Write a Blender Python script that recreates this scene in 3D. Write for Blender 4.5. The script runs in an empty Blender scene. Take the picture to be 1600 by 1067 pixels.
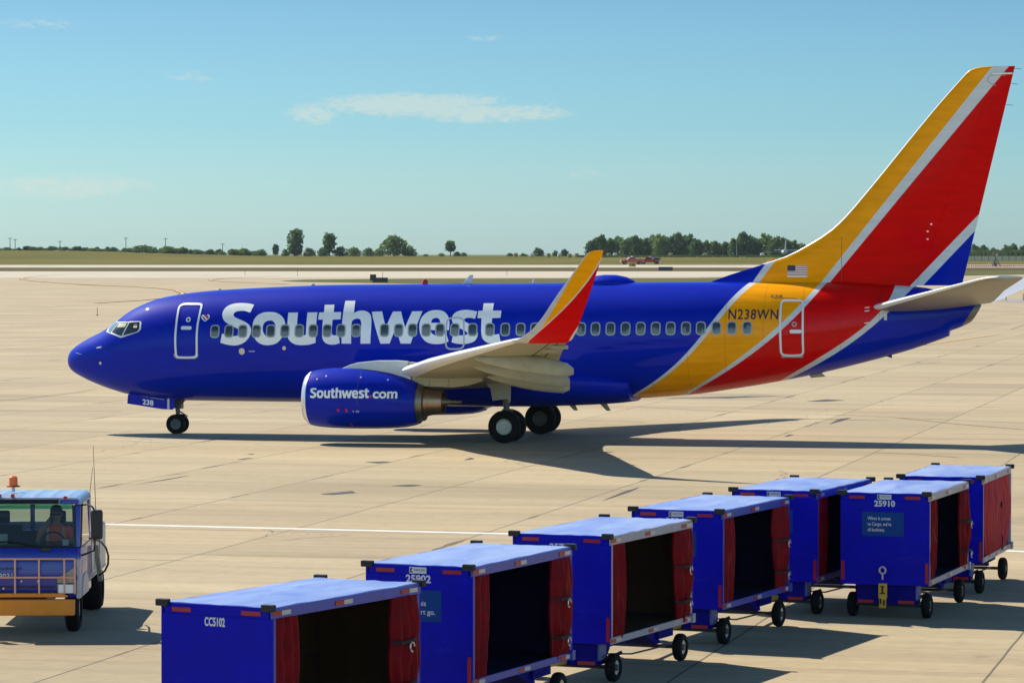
import bpy, bmesh, math, random
from mathutils import Vector, Matrix
R = math.radians
scn = bpy.context.scene
COL = scn.collection

# ------------------------------------------------------------------ camera
cam_d = bpy.data.cameras.new('camera'); cam = bpy.data.objects.new('camera', cam_d); COL.objects.link(cam)
cam.location = (0, 0, 6.4)
cam.rotation_euler = (R(90 - 1.504), 0, 0)
cam_d.sensor_width = 36; cam_d.sensor_fit = 'HORIZONTAL'; cam_d.lens = 5335.8/1600*36
cam_d.clip_start = 1; cam_d.clip_end = 20000
scn.camera = cam

# ------------------------------------------------------------------ light
SUN = Vector((-0.655, 0.715, 1.0)).normalized()          # towards the sun
SUN_EL = math.asin(SUN.z); SUN_AZ = math.atan2(SUN.x, SUN.y)
sd = bpy.data.lights.new('sun', 'SUN'); sd.energy = 5.0; sd.angle = R(0.53); sd.color = (1.0, 0.93, 0.80)
so = bpy.data.objects.new('sun', sd); COL.objects.link(so)
so.rotation_euler = (-SUN).to_track_quat('-Z', 'Y').to_euler(); so.location = (-60, 60, 90)
scn.view_settings.view_transform = 'Standard'; scn.view_settings.look = 'None'
scn.view_settings.exposure = 0.40; scn.view_settings.gamma = 1; scn.view_settings.use_curve_mapping = False
scn.cycles.max_bounces = 8; scn.cycles.use_denoising = True

def N(nt, typ, **kw):
    n = nt.nodes.new(typ)
    for k, v in kw.items(): setattr(n, k, v)
    return n
def math_(nt, op, a, b=None, c=None, clamp=False):
    n = N(nt, 'ShaderNodeMath', operation=op, use_clamp=clamp)
    for i, v in enumerate((a, b, c)):
        if v is None: continue
        if isinstance(v, (int, float)): n.inputs[i].default_value = v
        else: nt.links.new(v, n.inputs[i])
    return n.outputs[0]
def mixc(nt, fac, a, b, blend='MIX'):
    n = N(nt, 'ShaderNodeMix', data_type='RGBA', blend_type=blend)
    for s, v in ((n.inputs[0], fac), (n.inputs[6], a), (n.inputs[7], b)):
        if isinstance(v, (int, float)): s.default_value = v
        elif isinstance(v, (tuple, list)): s.default_value = (*v[:3], 1)
        else: nt.links.new(v, s)
    return n.outputs[2]
def ramp(nt, fac, stops, interp='LINEAR'):
    n = N(nt, 'ShaderNodeValToRGB'); n.color_ramp.interpolation = interp
    el = n.color_ramp.elements
    while len(el) < len(stops): el.new(0.5)
    for e, (p, c) in zip(el, stops):
        e.position = p; e.color = (c, c, c, 1) if isinstance(c, (int, float)) else (*c[:3], 1)
    nt.links.new(fac, n.inputs[0]); return n.outputs[0]
def noise(nt, vec, scale, detail=4, rough=.55, dist=0.0):
    n = N(nt, 'ShaderNodeTexNoise'); n.inputs['Scale'].default_value = scale
    n.inputs['Detail'].default_value = detail; n.inputs['Roughness'].default_value = rough
    n.inputs['Distortion'].default_value = dist
    if vec is not None: nt.links.new(vec, n.inputs['Vector'])
    return n.outputs['Fac']

# ------------------------------------------------------------------ sky
w = bpy.data.worlds.new('World'); scn.world = w; w.use_nodes = True
nt = w.node_tree; nt.nodes.clear()
out = N(nt, 'ShaderNodeOutputWorld'); bg = N(nt, 'ShaderNodeBackground'); bg.inputs[1].default_value = 0.050
sky = N(nt, 'ShaderNodeTexSky', sky_type='NISHITA'); sky.sun_disc = False
sky.sun_elevation = SUN_EL; sky.sun_rotation = SUN_AZ
sky.air_density = 1.0; sky.dust_density = 1.2; sky.ozone_density = 2.0; sky.altitude = 300
tc = N(nt, 'ShaderNodeTexCoord'); sep = N(nt, 'ShaderNodeSeparateXYZ'); nt.links.new(tc.outputs['Generated'], sep.inputs[0])
az = math_(nt, 'ARCTAN2', sep.outputs[0], sep.outputs[1])            # radians, 0 = straight ahead
el_ = math_(nt, 'ARCSINE', sep.outputs[2])
comb = N(nt, 'ShaderNodeCombineXYZ'); nt.links.new(az, comb.inputs[0]); nt.links.new(math_(nt, 'MULTIPLY', el_, 2.6), comb.inputs[1])
fine = noise(nt, comb.outputs[0], 230, 9, .70, 1.1); coarse = noise(nt, comb.outputs[0], 55, 5, .55, .6)
def blob(a0, e0, ra, re, amp):
    da = math_(nt, 'DIVIDE', math_(nt, 'SUBTRACT', az, a0), ra); de = math_(nt, 'DIVIDE', math_(nt, 'SUBTRACT', el_, e0), re)
    r2 = math_(nt, 'ADD', math_(nt, 'MULTIPLY', da, da), math_(nt, 'MULTIPLY', de, de))
    return math_(nt, 'MULTIPLY', math_(nt, 'SUBTRACT', 1.0, r2, clamp=True), amp)
tot = None
for b in [(-0.02999, 0.0428, 0.03514, 0.00474, 1.0), (-0.0178, 0.0443, 0.02109, 0.00301, 0.8), (-0.00656, 0.04037, 0.03045, 0.00388, 0.95), (-0.05866, 0.03999, 0.01125, 0.00474, 0.8), (0.00469, 0.04149, 0.0164, 0.00301, 0.6), (-0.00843, 0.06211, 0.00825, 0.00186, 0.5775), (-0.0937, 0.05086, 0.01236, 0.00288, 0.525), (-0.13868, 0.06585, 0.02267, 0.00288, 0.525), (-0.13118, 0.019, 0.03917, 0.00536, 0.735), (0.01874, 0.02275, 0.01236, 0.00206, 0.4375), (0.0431, 0.02463, 0.01236, 0.00165, 0.49), (-0.06934, 0.02031, 0.01031, 0.00206, 0.4375)]:
    v = blob(*b); tot = v if tot is None else math_(nt, 'MAXIMUM', tot, v)
brk = math_(nt, 'ADD', math_(nt, 'MULTIPLY', fine, 1.9), math_(nt, 'MULTIPLY', coarse, .8))
cl = math_(nt, 'SUBTRACT', math_(nt, 'ADD', math_(nt, 'MULTIPLY', tot, .98), brk), 1.66)
cl = math_(nt, 'MULTIPLY', math_(nt, 'MULTIPLY', cl, 1.9, clamp=True), math_(nt, 'MULTIPLY', tot, 1.8, clamp=True), clamp=True)
# sky grading, brightened above the view as added fill, by height above the horizon (degrees / 90)
lift = ramp(nt, math_(nt, 'MULTIPLY', el_, 2/math.pi, clamp=True), [(0,(.418,.66,.846)),(.0235,(.26,.48,.66)),(.047,(.205,.37,.53)),(.11,(.40,.66,.90)),(.34,(.36,.56,.76)),(.5,(.12,.17,.22)),(1,(.06,.088,.12))])
tint = mixc(nt, 1.0, sky.outputs[0], mixc(nt, 1.0, lift, (3,3,3), 'MULTIPLY'), 'MULTIPLY')
# added warm gain on the unseen sky behind the camera, filling shaded sides
back = math_(nt, 'MULTIPLY', math_(nt, 'MULTIPLY_ADD', sep.outputs[1], -1.6, -.1, clamp=True), math_(nt, 'MULTIPLY_ADD', el_, -1.3, 1.25, clamp=True))
tint = mixc(nt, 1.0, tint, mixc(nt, back, (1,1,1), (3.4,2.5,1.7)), 'MULTIPLY')
skyc = mixc(nt, math_(nt, 'MULTIPLY', cl, .56), tint, (10.6, 11.6, 10.4))
nt.links.new(skyc, bg.inputs[0]); nt.links.new(bg.outputs[0], out.inputs[0])

# ------------------------------------------------------------------ materials
MATS = {}
def base_mat(name):
    m = bpy.data.materials.new(name); m.use_nodes = True; nt = m.node_tree
    b = nt.nodes['Principled BSDF']; MATS[name] = m
    return m, nt, b
def pm(name, col, rough=.5, metal=0.0, coat=0.0, var=0.0, scale=6.0, bump=0.0, spec=None, emit=None, stretch=None):
    m, nt, b = base_mat(name)
    b.inputs['Base Color'].default_value = (*col, 1); b.inputs['Roughness'].default_value = rough
    b.inputs['Metallic'].default_value = metal; b.inputs['Coat Weight'].default_value = coat
    b.inputs['Coat Roughness'].default_value = .06
    if spec is not None: b.inputs['Specular IOR Level'].default_value = spec
    if emit: b.inputs['Emission Color'].default_value = (*col, 1); b.inputs['Emission Strength'].default_value = emit
    if var or bump:
        t = N(nt, 'ShaderNodeTexCoord'); v = t.outputs['Object']
        if stretch:
            mp = N(nt, 'ShaderNodeMapping'); mp.inputs['Scale'].default_value = stretch
            nt.links.new(v, mp.inputs[0]); v = mp.outputs[0]
        f = noise(nt, v, scale, 6, .6)
        if var:
            k = ramp(nt, f, [(.25, 1-var), (.75, 1+var*.6)])
            nt.links.new(mixc(nt, 1.0, col, k, 'MULTIPLY'), b.inputs['Base Color'])
            nt.links.new(math_(nt, 'ADD', math_(nt, 'MULTIPLY', f, var*.5), rough-var*.25, clamp=True), b.inputs['Roughness'])
        if bump:
            bp = N(nt, 'ShaderNodeBump'); bp.inputs['Strength'].default_value = bump; bp.inputs['Distance'].default_value = .02
            nt.links.new(f, bp.inputs['Height']); nt.links.new(bp.outputs[0], b.inputs['Normal'])
    return m

BLUE = (.0003, .017, .42); YEL = (1.0, .37, .0); RED = (.68, .0003, .0003); SILV = (.66, .68, .69)
def livery(name, tests, cols, bump=.05, seams=False, coat=.30):
    """paint whose bands are separated by curves x = a + b z + c z2 + d z3 on the airframe"""
    m, nt, b = base_mat(name)
    t = N(nt, 'ShaderNodeTexCoord'); sp = N(nt, 'ShaderNodeSeparateXYZ'); nt.links.new(t.outputs['Object'], sp.inputs[0])
    x, z = sp.outputs[0], sp.outputs[2]
    col = cols[0]
    for co, c in zip(tests, cols[1:]):
        acc = float(co[-1])
        for k in reversed(co[:-1]): acc = math_(nt, 'MULTIPLY_ADD', z, acc, float(k))
        d = math_(nt, 'SUBTRACT', x, acc)
        fac = math_(nt, 'MULTIPLY_ADD', d, 60.0, .5, clamp=True)
        col = mixc(nt, fac, col, c)
    # faint dirt streaks along the airflow and slightly uneven panels
    mp = N(nt, 'ShaderNodeMapping'); mp.inputs['Scale'].default_value = (.35, 3, 2.2); nt.links.new(t.outputs['Object'], mp.inputs[0])
    f = noise(nt, mp.outputs[0], 2.2, 6, .6)
    col = mixc(nt, 1.0, col, ramp(nt, f, [(.3, .86), (.7, 1.06)]), 'MULTIPLY')
    if seams:                      # skin joints: frames every 1.27 m, two lap joints along the side
        fx = math_(nt, 'PINGPONG', math_(nt, 'ADD', x, .3), .635); l1 = math_(nt, 'LESS_THAN', fx, .009)
        for z0_ in (3.06, 4.42):
            dz = math_(nt, 'ABSOLUTE', math_(nt, 'SUBTRACT', math_(nt, 'MULTIPLY_ADD', x, -.0113, z), z0_)); l1 = math_(nt, 'MAXIMUM', l1, math_(nt, 'LESS_THAN', dz, .008))
        col = mixc(nt, math_(nt, 'MULTIPLY', l1, .30), col, (.02,.02,.03))
    nt.links.new(col, b.inputs['Base Color'])
    b.inputs['Roughness'].default_value = .5; b.inputs['Coat Weight'].default_value = coat; b.inputs['Coat Roughness'].default_value = .03
    b.inputs['Specular IOR Level'].default_value = .03; nt.links.new(mixc(nt, .10, col, (1,1,1)), b.inputs['Specular Tint'])
    bp = N(nt, 'ShaderNodeBump'); bp.inputs['Strength'].default_value = bump; bp.inputs['Distance'].default_value = .012
    nt.links.new(noise(nt, t.outputs['Object'], 1.3, 2, .4), bp.inputs['Height']); nt.links.new(bp.outputs[0], b.inputs['Normal'])
    nt.links.new(bp.outputs[0], b.inputs['Coat Normal'])
    return m
M_FUS = livery('fuselage paint', [(16.1985,3.809,-.7468,.0603),(16.3903,3.7634,-.7319,.0594),(18.7375,2.5961,-.2547,.0099),(18.6724,2.7831,-.2861,.011),(22.1912,1.2483,.2845,-.05),(18.9883,4.4019,-.643,.0389)],
               [BLUE, SILV, YEL, SILV, RED, SILV, BLUE], .06, True)
M_FIN = livery('fin paint', [(20.8229,.69),(20.8832,.7238),(22.6112,.7913),(22.7216,.8257),(24.8316,.9536),(25.2988,.9442)],
               [BLUE, SILV, YEL, SILV, RED, SILV, BLUE], 0, False, .10)
def fitlin(a, b): k = (b[0]-a[0])/(b[1]-a[1]); return (a[0]-k*a[1], k)
M_WLET = livery('winglet paint', [(11.3639,4.672,-.7815,.0503),(11.6759,3.3156,-.2972,.0082),(11.71,3.3156,-.2972,.0082),(18.55,.815,0,0),(18.62,.815,0,0)],
               [(.55,.54,.52), YEL, SILV, RED, SILV, BLUE], 0, False, .10)
M_BLUE = livery('blue paint', [], [BLUE])
M_WHITE = pm('white marking', (.90,.90,.89), .35, coat=.2, var=.05)
M_OUTL = pm('door outline paint', (.74,.75,.77), .35, coat=.3)
M_GREYP = pm('grey upper skin', (.50,.50,.49), .40, coat=.15, var=.10, scale=1.6, stretch=(.4,2,2))
M_TUND = pm('shaded tailplane lower skin', (.235,.215,.155), .42, coat=.1, var=.3, scale=1.6, stretch=(.5,2,2), spec=.3)
M_UNDER = pm('shaded grey lower skin', (.40,.37,.245), .42, coat=.1, var=.18, scale=1.2, stretch=(.4,2,2), spec=.3)
def under(o, mat=None):            # lower faces: grey lower paint, darkened further to put underside shade into colour
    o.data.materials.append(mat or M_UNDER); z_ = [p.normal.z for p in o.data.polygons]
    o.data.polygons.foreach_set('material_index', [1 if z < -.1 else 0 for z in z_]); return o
M_FAIR = pm('fairing paint', (.36,.345,.265), .42, coat=.1, var=.16, scale=3, spec=.3)
M_SLAT = pm('bare leading edge', (.86,.87,.88), .35, coat=.2, var=.05)
M_LIP = pm('inlet lip metal', (.80,.80,.80), .32, metal=.6, var=.06)
M_PYL = pm('pylon paint', (.62,.62,.60), .4, coat=.2, var=.08)
M_NOZ = pm('hot nozzle metal', (.34,.24,.17), .34, metal=.9, var=.3, scale=2.5, stretch=(4,.6,.6))
M_SLEEVE = pm('exhaust sleeve metal', (.22,.20,.15), .36, metal=.8, var=.25, scale=3)
M_TYRE = pm('tyre rubber', (.006,.006,.0065), .8, var=.25, scale=9, spec=.2)
M_RIM = pm('wheel rim grey', (.48,.49,.47), .45, metal=.2, var=.12)
M_DRIM = pm('dark wheel rim', (.10,.11,.11), .5, metal=.3, var=.2)
M_STEEL = pm('gear steel', (.09,.09,.09), .45, metal=.5, var=.3)
M_DARK = pm('dark void', (.006,.006,.007), .7)
M_WFRAME = pm('window frame grey', (.36,.39,.38), .4, var=.08)
M_RED = pm('red marking', (.55,.01,.01), .4)
M_NAVY = pm('navy marking', (.015,.008,.05), .4)
M_LIGHT = pm('lamp lens', (.85,.8,.7), .15, coat=.5)
def pane_mat():
    m, nt, b = base_mat('cabin window pane')
    t = N(nt, 'ShaderNodeTexCoord'); sp = N(nt, 'ShaderNodeSeparateXYZ'); nt.links.new(t.outputs['Object'], sp.inputs[0])
    rel = math_(nt, 'SUBTRACT', sp.outputs[2], math_(nt, 'MULTIPLY_ADD', sp.outputs[0], .01127, 3.577))   # height over the sill line
    wn = N(nt, 'ShaderNodeTexWhiteNoise', noise_dimensions='1D'); nt.links.new(math_(nt, 'FLOOR', math_(nt, 'DIVIDE', math_(nt, 'SUBTRACT', sp.outputs[0], 5.763), .508)), wn.inputs['W'])
    wob = math_(nt, 'MULTIPLY_ADD', wn.outputs['Value'], .30, -.17)                       # shades and seats differ from window to window
    f = math_(nt, 'MULTIPLY_ADD', math_(nt, 'SUBTRACT', rel, wob), -9, .5, clamp=True)
    nt.links.new(mixc(nt, f, (.010,.018,.024), (.135,.155,.145)), b.inputs['Base Color'])
    b.inputs['Roughness'].default_value = .12; b.inputs['Coat Weight'].default_value = .3
    return m
M_PANE = pane_mat()
M_COCK = pm('cockpit glass', (.020,.026,.032), .05, coat=.8)
M_COCKL = pm('cockpit glass bright', (.15,.20,.20), .07, coat=.5)

# ------------------------------------------------------------------ mesh helpers
def finish(me, smooth=35):
    if smooth:
        me.polygons.foreach_set('use_smooth', [True]*len(me.polygons))
        me.set_sharp_from_angle(angle=R(smooth))
    me.update()
def link(name, me, mat, parent=None, label=None):
    if mat is not None and not me.materials: me.materials.append(mat)
    o = bpy.data.objects.new(name, me); COL.objects.link(o)
    if parent is not None: o.parent = parent
    if label: o['label'] = label
    return o
def tag(o, label, cat, group=None):
    o['label'] = label; o['category'] = cat
    if group: o['group'] = group
    return o
def thing(name, label, cat, loc=(0,0,0), rz=0, group=None):
    o = bpy.data.objects.new(name, None); COL.objects.link(o); o.location = loc; o.rotation_euler = (0,0,rz)
    o.empty_display_size = .3
    return tag(o, label, cat, group)
class MB:
    def __init__(s): s.v = []; s.f = []; s.mi = []; s.cur = 0; s.mats = []
    def use(s, mat):
        if mat not in s.mats: s.mats.append(mat)
        s.cur = s.mats.index(mat); return s
    def add(s, v, f):
        n = len(s.v); s.v += [tuple(p) for p in v]; s.f += [tuple(i+n for i in q) for q in f]; s.mi += [s.cur]*len(f); return s
    def box(s, c, d, rot=None, taper=None):
        v = []
        for dz in (-1,1):
            for dy in (-1,1):
                for dx in (-1,1):
                    k = 1 if not taper or dz < 0 else taper
                    p = Vector((dx*d[0]/2*k, dy*d[1]/2*k, dz*d[2]/2))
                    if rot is not None: p = rot @ p
                    v.append(p + Vector(c))
        return s.add(v, [(0,2,3,1),(4,5,7,6),(0,1,5,4),(2,6,7,3),(0,4,6,2),(1,3,7,5)])
    def span(s, x0, x1, y0, y1, z0, z1): return s.box(((x0+x1)/2,(y0+y1)/2,(z0+z1)/2),(abs(x1-x0),abs(y1-y0),abs(z1-z0)))
    def loft(s, rings, cap0=True, cap1=True, closed=True):
        n = len(rings[0]); v = [p for r in rings for p in r]; f = []
        m = n if closed else n-1
        for i in range(len(rings)-1):
            for j in range(m): f.append((i*n+j, i*n+(j+1)%n, (i+1)*n+(j+1)%n, (i+1)*n+j))
        if cap0: f.append(tuple(range(n-1,-1,-1)))
        if cap1: f.append(tuple((len(rings)-1)*n+j for j in range(n)))
        return s.add(v, f)
    def tube(s, pts, r, n=8, caps=True):
        pts = [Vector(p) for p in pts]; rings = []; up = None
        for i, p in enumerate(pts):
            d = (pts[min(i+1,len(pts)-1)]-pts[max(i-1,0)]).normalized()
            if up is None: up = Vector((0,0,1)) if abs(d.z) < .9 else Vector((1,0,0))
            a = d.cross(up).normalized(); b = a.cross(d).normalized(); up = b
            q = r[i] if isinstance(r, (list,tuple)) else r
            rings.append([p + (a*math.cos(t)+b*math.sin(t))*q for t in [2*math.pi*k/n for k in range(n)]])
        return s.loft(rings, caps, caps)
    def lathe(s, prof, origin, axis, n=32, cap0=True, cap1=True):
        """prof: (distance along axis, radius)"""
        ax = Vector(axis).normalized(); up = Vector((0,0,1)) if abs(ax.z) < .9 else Vector((1,0,0))
        a = ax.cross(up).normalized(); b = a.cross(ax)
        return s.loft([[Vector(origin)+ax*d+(a*math.cos(2*math.pi*k/n)+b*math.sin(2*math.pi*k/n))*q for k in range(n)] for d, q in prof], cap0, cap1)
    def prism(s, poly, fn, t0, t1):
        n = len(poly); v = [fn(p[0],p[1],t0) for p in poly]+[fn(p[0],p[1],t1) for p in poly]
        f = [tuple(range(n-1,-1,-1)), tuple(range(n,2*n))]+[(i,(i+1)%n,n+(i+1)%n,n+i) for i in range(n)]
        return s.add(v, f)
    def mesh(s, name, smooth=35, bevel=0, recalc=True):
        me = bpy.data.meshes.new(name); me.from_pydata([tuple(p) for p in s.v], [], s.f)
        for m in s.mats: me.materials.append(m)
        if s.mats: me.polygons.foreach_set('material_index', s.mi)
        if recalc or bevel:
            bm = bmesh.new(); bm.from_mesh(me); bmesh.ops.recalc_face_normals(bm, faces=bm.faces)
            if bevel:
                es = [e for e in bm.edges if len(e.link_faces)==2 and e.calc_face_angle(0) > R(40)]
                bmesh.ops.bevel(bm, geom=es, offset=bevel, segments=2, affect='EDGES', profile=.6, clamp_overlap=True)
            bm.to_mesh(me); bm.free()
        finish(me, smooth); return me
    def build(s, name, mat=None, parent=None, smooth=35, bevel=0, label=None, recalc=True):
        return link(name, s.mesh(name, smooth, bevel, recalc), mat, parent, label)

def catmull(loop, sub=6, corner=48):
    n = len(loop); out = []
    def ang(i):
        a = Vector(loop[i])-Vector(loop[i-1]); b = Vector(loop[(i+1)%n])-Vector(loop[i])
        if a.length < 1e-9 or b.length < 1e-9: return 0
        return math.degrees(a.angle(b))
    cor = [ang(i) > corner for i in range(n)]
    for i in range(n):
        p0, p1, p2, p3 = (Vector(loop[(i+k)%n]) for k in (-1,0,1,2))
        L = (p2-p1).length
        m1 = (p2-p1) if cor[i] else (p2-p0)/max(1e-9,(p2-p0).length)*L
        m2 = (p2-p1) if cor[(i+1)%n] else (p3-p1)/max(1e-9,(p3-p1).length)*L
        if cor[i] and cor[(i+1)%n]: out.append(p1); continue
        for k in range(sub):
            u = k/sub
            out.append((2*u**3-3*u*u+1)*p1+(u**3-2*u*u+u)*m1+(-2*u**3+3*u*u)*p2+(u**3-u*u)*m2)
    return [(p[0],p[1]) for p in out]
def rrect(cx, cz, wd, ht, r, n=5):
    pts = []
    for sx, sz, a0 in ((1,1,0),(-1,1,90),(-1,-1,180),(1,-1,270)):
        for k in range(n+1):
            a = R(a0+90*k/n); pts.append((cx+sx*(wd/2-r)+r*math.cos(a), cz+sz*(ht/2-r)+r*math.sin(a)))
    return pts
def offset_loop(loop, d):
    n = len(loop); A = sum(loop[i-1][0]*loop[i][1]-loop[i][0]*loop[i-1][1] for i in range(n)); sg = 1 if A > 0 else -1
    out = []
    for i in range(n):
        t = (Vector(loop[(i+1)%n])-Vector(loop[i-1])); t.normalize()
        out.append((loop[i][0]+sg*t.y*d, loop[i][1]-sg*t.x*d))
    return out
def flat(loops):
    cu = bpy.data.curves.new('tmp', 'CURVE'); cu.dimensions = '2D'; cu.fill_mode = 'BOTH'
    for lp in loops:
        sp = cu.splines.new('POLY'); sp.points.add(len(lp)-1); sp.use_cyclic_u = True
        for q, p in zip(sp.points, lp): q.co = (p[0],p[1],0,1)
    ob = bpy.data.objects.new('tmp', cu); me = bpy.data.meshes.new_from_object(ob)
    bpy.data.objects.remove(ob); bpy.data.curves.remove(cu); return me
def text_flat(body, box, bold=.0, spacing=1.0, line=1.0, keep=False, shear=0, raw=False):
    """2D mesh of some writing, stretched into box = (u0,v0,u1,v1)"""
    cu = bpy.data.curves.new('tmp', 'FONT'); cu.body = body; cu.offset = bold; cu.space_character = spacing; cu.space_line = line
    cu.resolution_u = 4; cu.shear = shear
    ob = bpy.data.objects.new('tmp', cu); me = bpy.data.meshes.new_from_object(ob)
    bpy.data.objects.remove(ob); bpy.data.curves.remove(cu)
    if raw: return me
    xs = [v.co.x for v in me.vertices]; ys = [v.co.y for v in me.vertices]
    x0, x1, y0, y1 = min(xs), max(xs), min(ys), max(ys); u0, v0, u1, v1 = box
    for v in me.vertices: v.co = (u0+(v.co.x-x0)/(x1-x0)*(u1-u0), v0+(v.co.y-y0)/(y1-y0)*(v1-v0), 0)
    return me
def text_lines(body, box, bold=.0, spacing=1.0, gap=.32):
    """one 2D mesh per line, left aligned in the box at one letter size"""
    ls = body.split('\n'); u0, v0, u1, v1 = box; W_ = []
    for l in ls:
        me = text_flat(l, (0,0,1,1), bold, spacing, raw=True); W_.append(max(v.co.x for v in me.vertices)); bpy.data.meshes.remove(me)
    k = (u1-u0)/max(W_); pitch = (v1-v0)/(len(ls)-gap/2) if len(ls) > 1 else v1-v0; out = []
    for i, l in enumerate(ls):
        me = text_flat(l, (0,0,1,1), bold, spacing, raw=True); base = v1-pitch*(i+1)+pitch*gap
        for v in me.vertices: v.co = (u0+v.co.x*k, base+v.co.y*pitch*(1-gap)*1.25, 0)
        out.append(me)
    return out
def decal(name, flatmesh, mat, parent, fmap, cut=None, label=None):
    bm = bmesh.new(); bm.from_mesh(flatmesh); bpy.data.meshes.remove(flatmesh)
    bmesh.ops.remove_doubles(bm, verts=bm.verts, dist=1e-5)
    if cut:
        for ax, step in ((0,cut[0]),(1,cut[1])):
            if not step: continue
            lo = min(v.co[ax] for v in bm.verts); hi = max(v.co[ax] for v in bm.verts); c = lo+step
            while c < hi-1e-4:
                no = Vector((0,0,0)); no[ax] = 1; co = Vector((0,0,0)); co[ax] = c
                bmesh.ops.bisect_plane(bm, geom=bm.verts[:]+bm.edges[:]+bm.faces[:], plane_co=co, plane_no=no); c += step
    for v in bm.verts: v.co = fmap(v.co.x, v.co.y)
    me = bpy.data.meshes.new(name); bm.to_mesh(me); bm.free()
    for p in me.polygons: p.use_smooth = True
    return link(name, me, mat, parent, label)
def interp(t, x):
    if x <= t[0][0]: return t[0][1]
    for a, b in zip(t, t[1:]):
        if x <= b[0]: return a[1] + (b[1]-a[1])*(x-a[0])/(b[0]-a[0])
    return t[-1][1]
def smooth(t):
    # monotone-ish cubic through the table, resampled
    n = len(t); xs=[p[0] for p in t]; ys=[p[1] for p in t]
    d=[(ys[i+1]-ys[i])/(xs[i+1]-xs[i]) for i in range(n-1)]
    m=[d[0]]+[0 if d[i-1]*d[i]<=0 else 2*d[i-1]*d[i]/(d[i-1]+d[i]) for i in range(1,n-1)]+[d[-1]]
    out=[]
    for i in range(n-1):
        h=xs[i+1]-xs[i]
        for k in range(12):
            u=k/12; 
            out.append((xs[i]+u*h, (2*u**3-3*u*u+1)*ys[i]+(u**3-2*u*u+u)*h*m[i]+(-2*u**3+3*u*u)*ys[i+1]+(u**3-u*u)*h*m[i+1]))
    out.append(t[-1]); return out
F_TOP = smooth([(0,2.56),(.06,2.79),(.22,2.98),(.58,3.22),(.94,3.41),(1.30,3.58),(1.82,3.91),(2.3,4.27),(2.73,4.50),(3.36,4.74),(3.99,4.87),(4.6,4.96),(5.52,5.05),(6.71,5.12),(8.39,5.20),(9.85,5.25),(16.1,5.31),(24.6,5.385),(27.5,5.385),(29,5.31),(30.3,5.20),(31.0,5.03),(31.6,4.83),(32.12,4.62)])
F_BOT = smooth([(0,2.54),(.06,2.34),(.16,2.2),(.53,1.98),(1.16,1.71),(1.79,1.5),(2.29,1.37),(3.2,1.23),(4.3,1.17),(8.6,1.16),(15,1.22),(18,1.29),(20.2,1.38),(22.4,1.54),(24,1.77),(25.54,2.04),(26.8,2.30),(28.2,2.65),(29.48,3.0),(30.12,3.2),(31,3.52),(31.76,3.85),(32.12,4.06)])
F_WID = smooth([(0,.02),(.06,.24),(.22,.46),(.58,.75),(.94,.96),(1.3,1.12),(1.82,1.31),(2.3,1.45),(2.73,1.55),(3.36,1.66),(3.99,1.75),(4.6,1.80),(5.52,1.86),(6.71,1.88),(20.5,1.88),(22,1.865),(23.5,1.80),(25,1.67),(26.5,1.46),(28,1.19),(29.5,.87),(30.5,.65),(31.5,.43),(32.12,.28)])
F_MID = smooth([(0,2.55),(.58,2.6),(1.3,2.69),(2.3,2.88),(3.36,3.03),(4.6,3.13),(6.71,3.24),(8.39,3.32),(16,3.43),(24.6,3.51),(27,3.72),(29,4.03),(30.5,4.2),(32.12,4.34)])
def sec(x): return interp(F_TOP,x), interp(F_BOT,x), interp(F_WID,x), interp(F_MID,x)
def fus_y(x, z):
    t,b,w,m = sec(x)
    if z >= m: u=min(1,(z-m)/max(1e-6,t-m)); return w*math.sqrt(max(0,1-u*u))
    u=min(1,(m-z)/max(1e-6,m-b)); return w*max(0,1-u**2.15)**(1/2.1)
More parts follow.
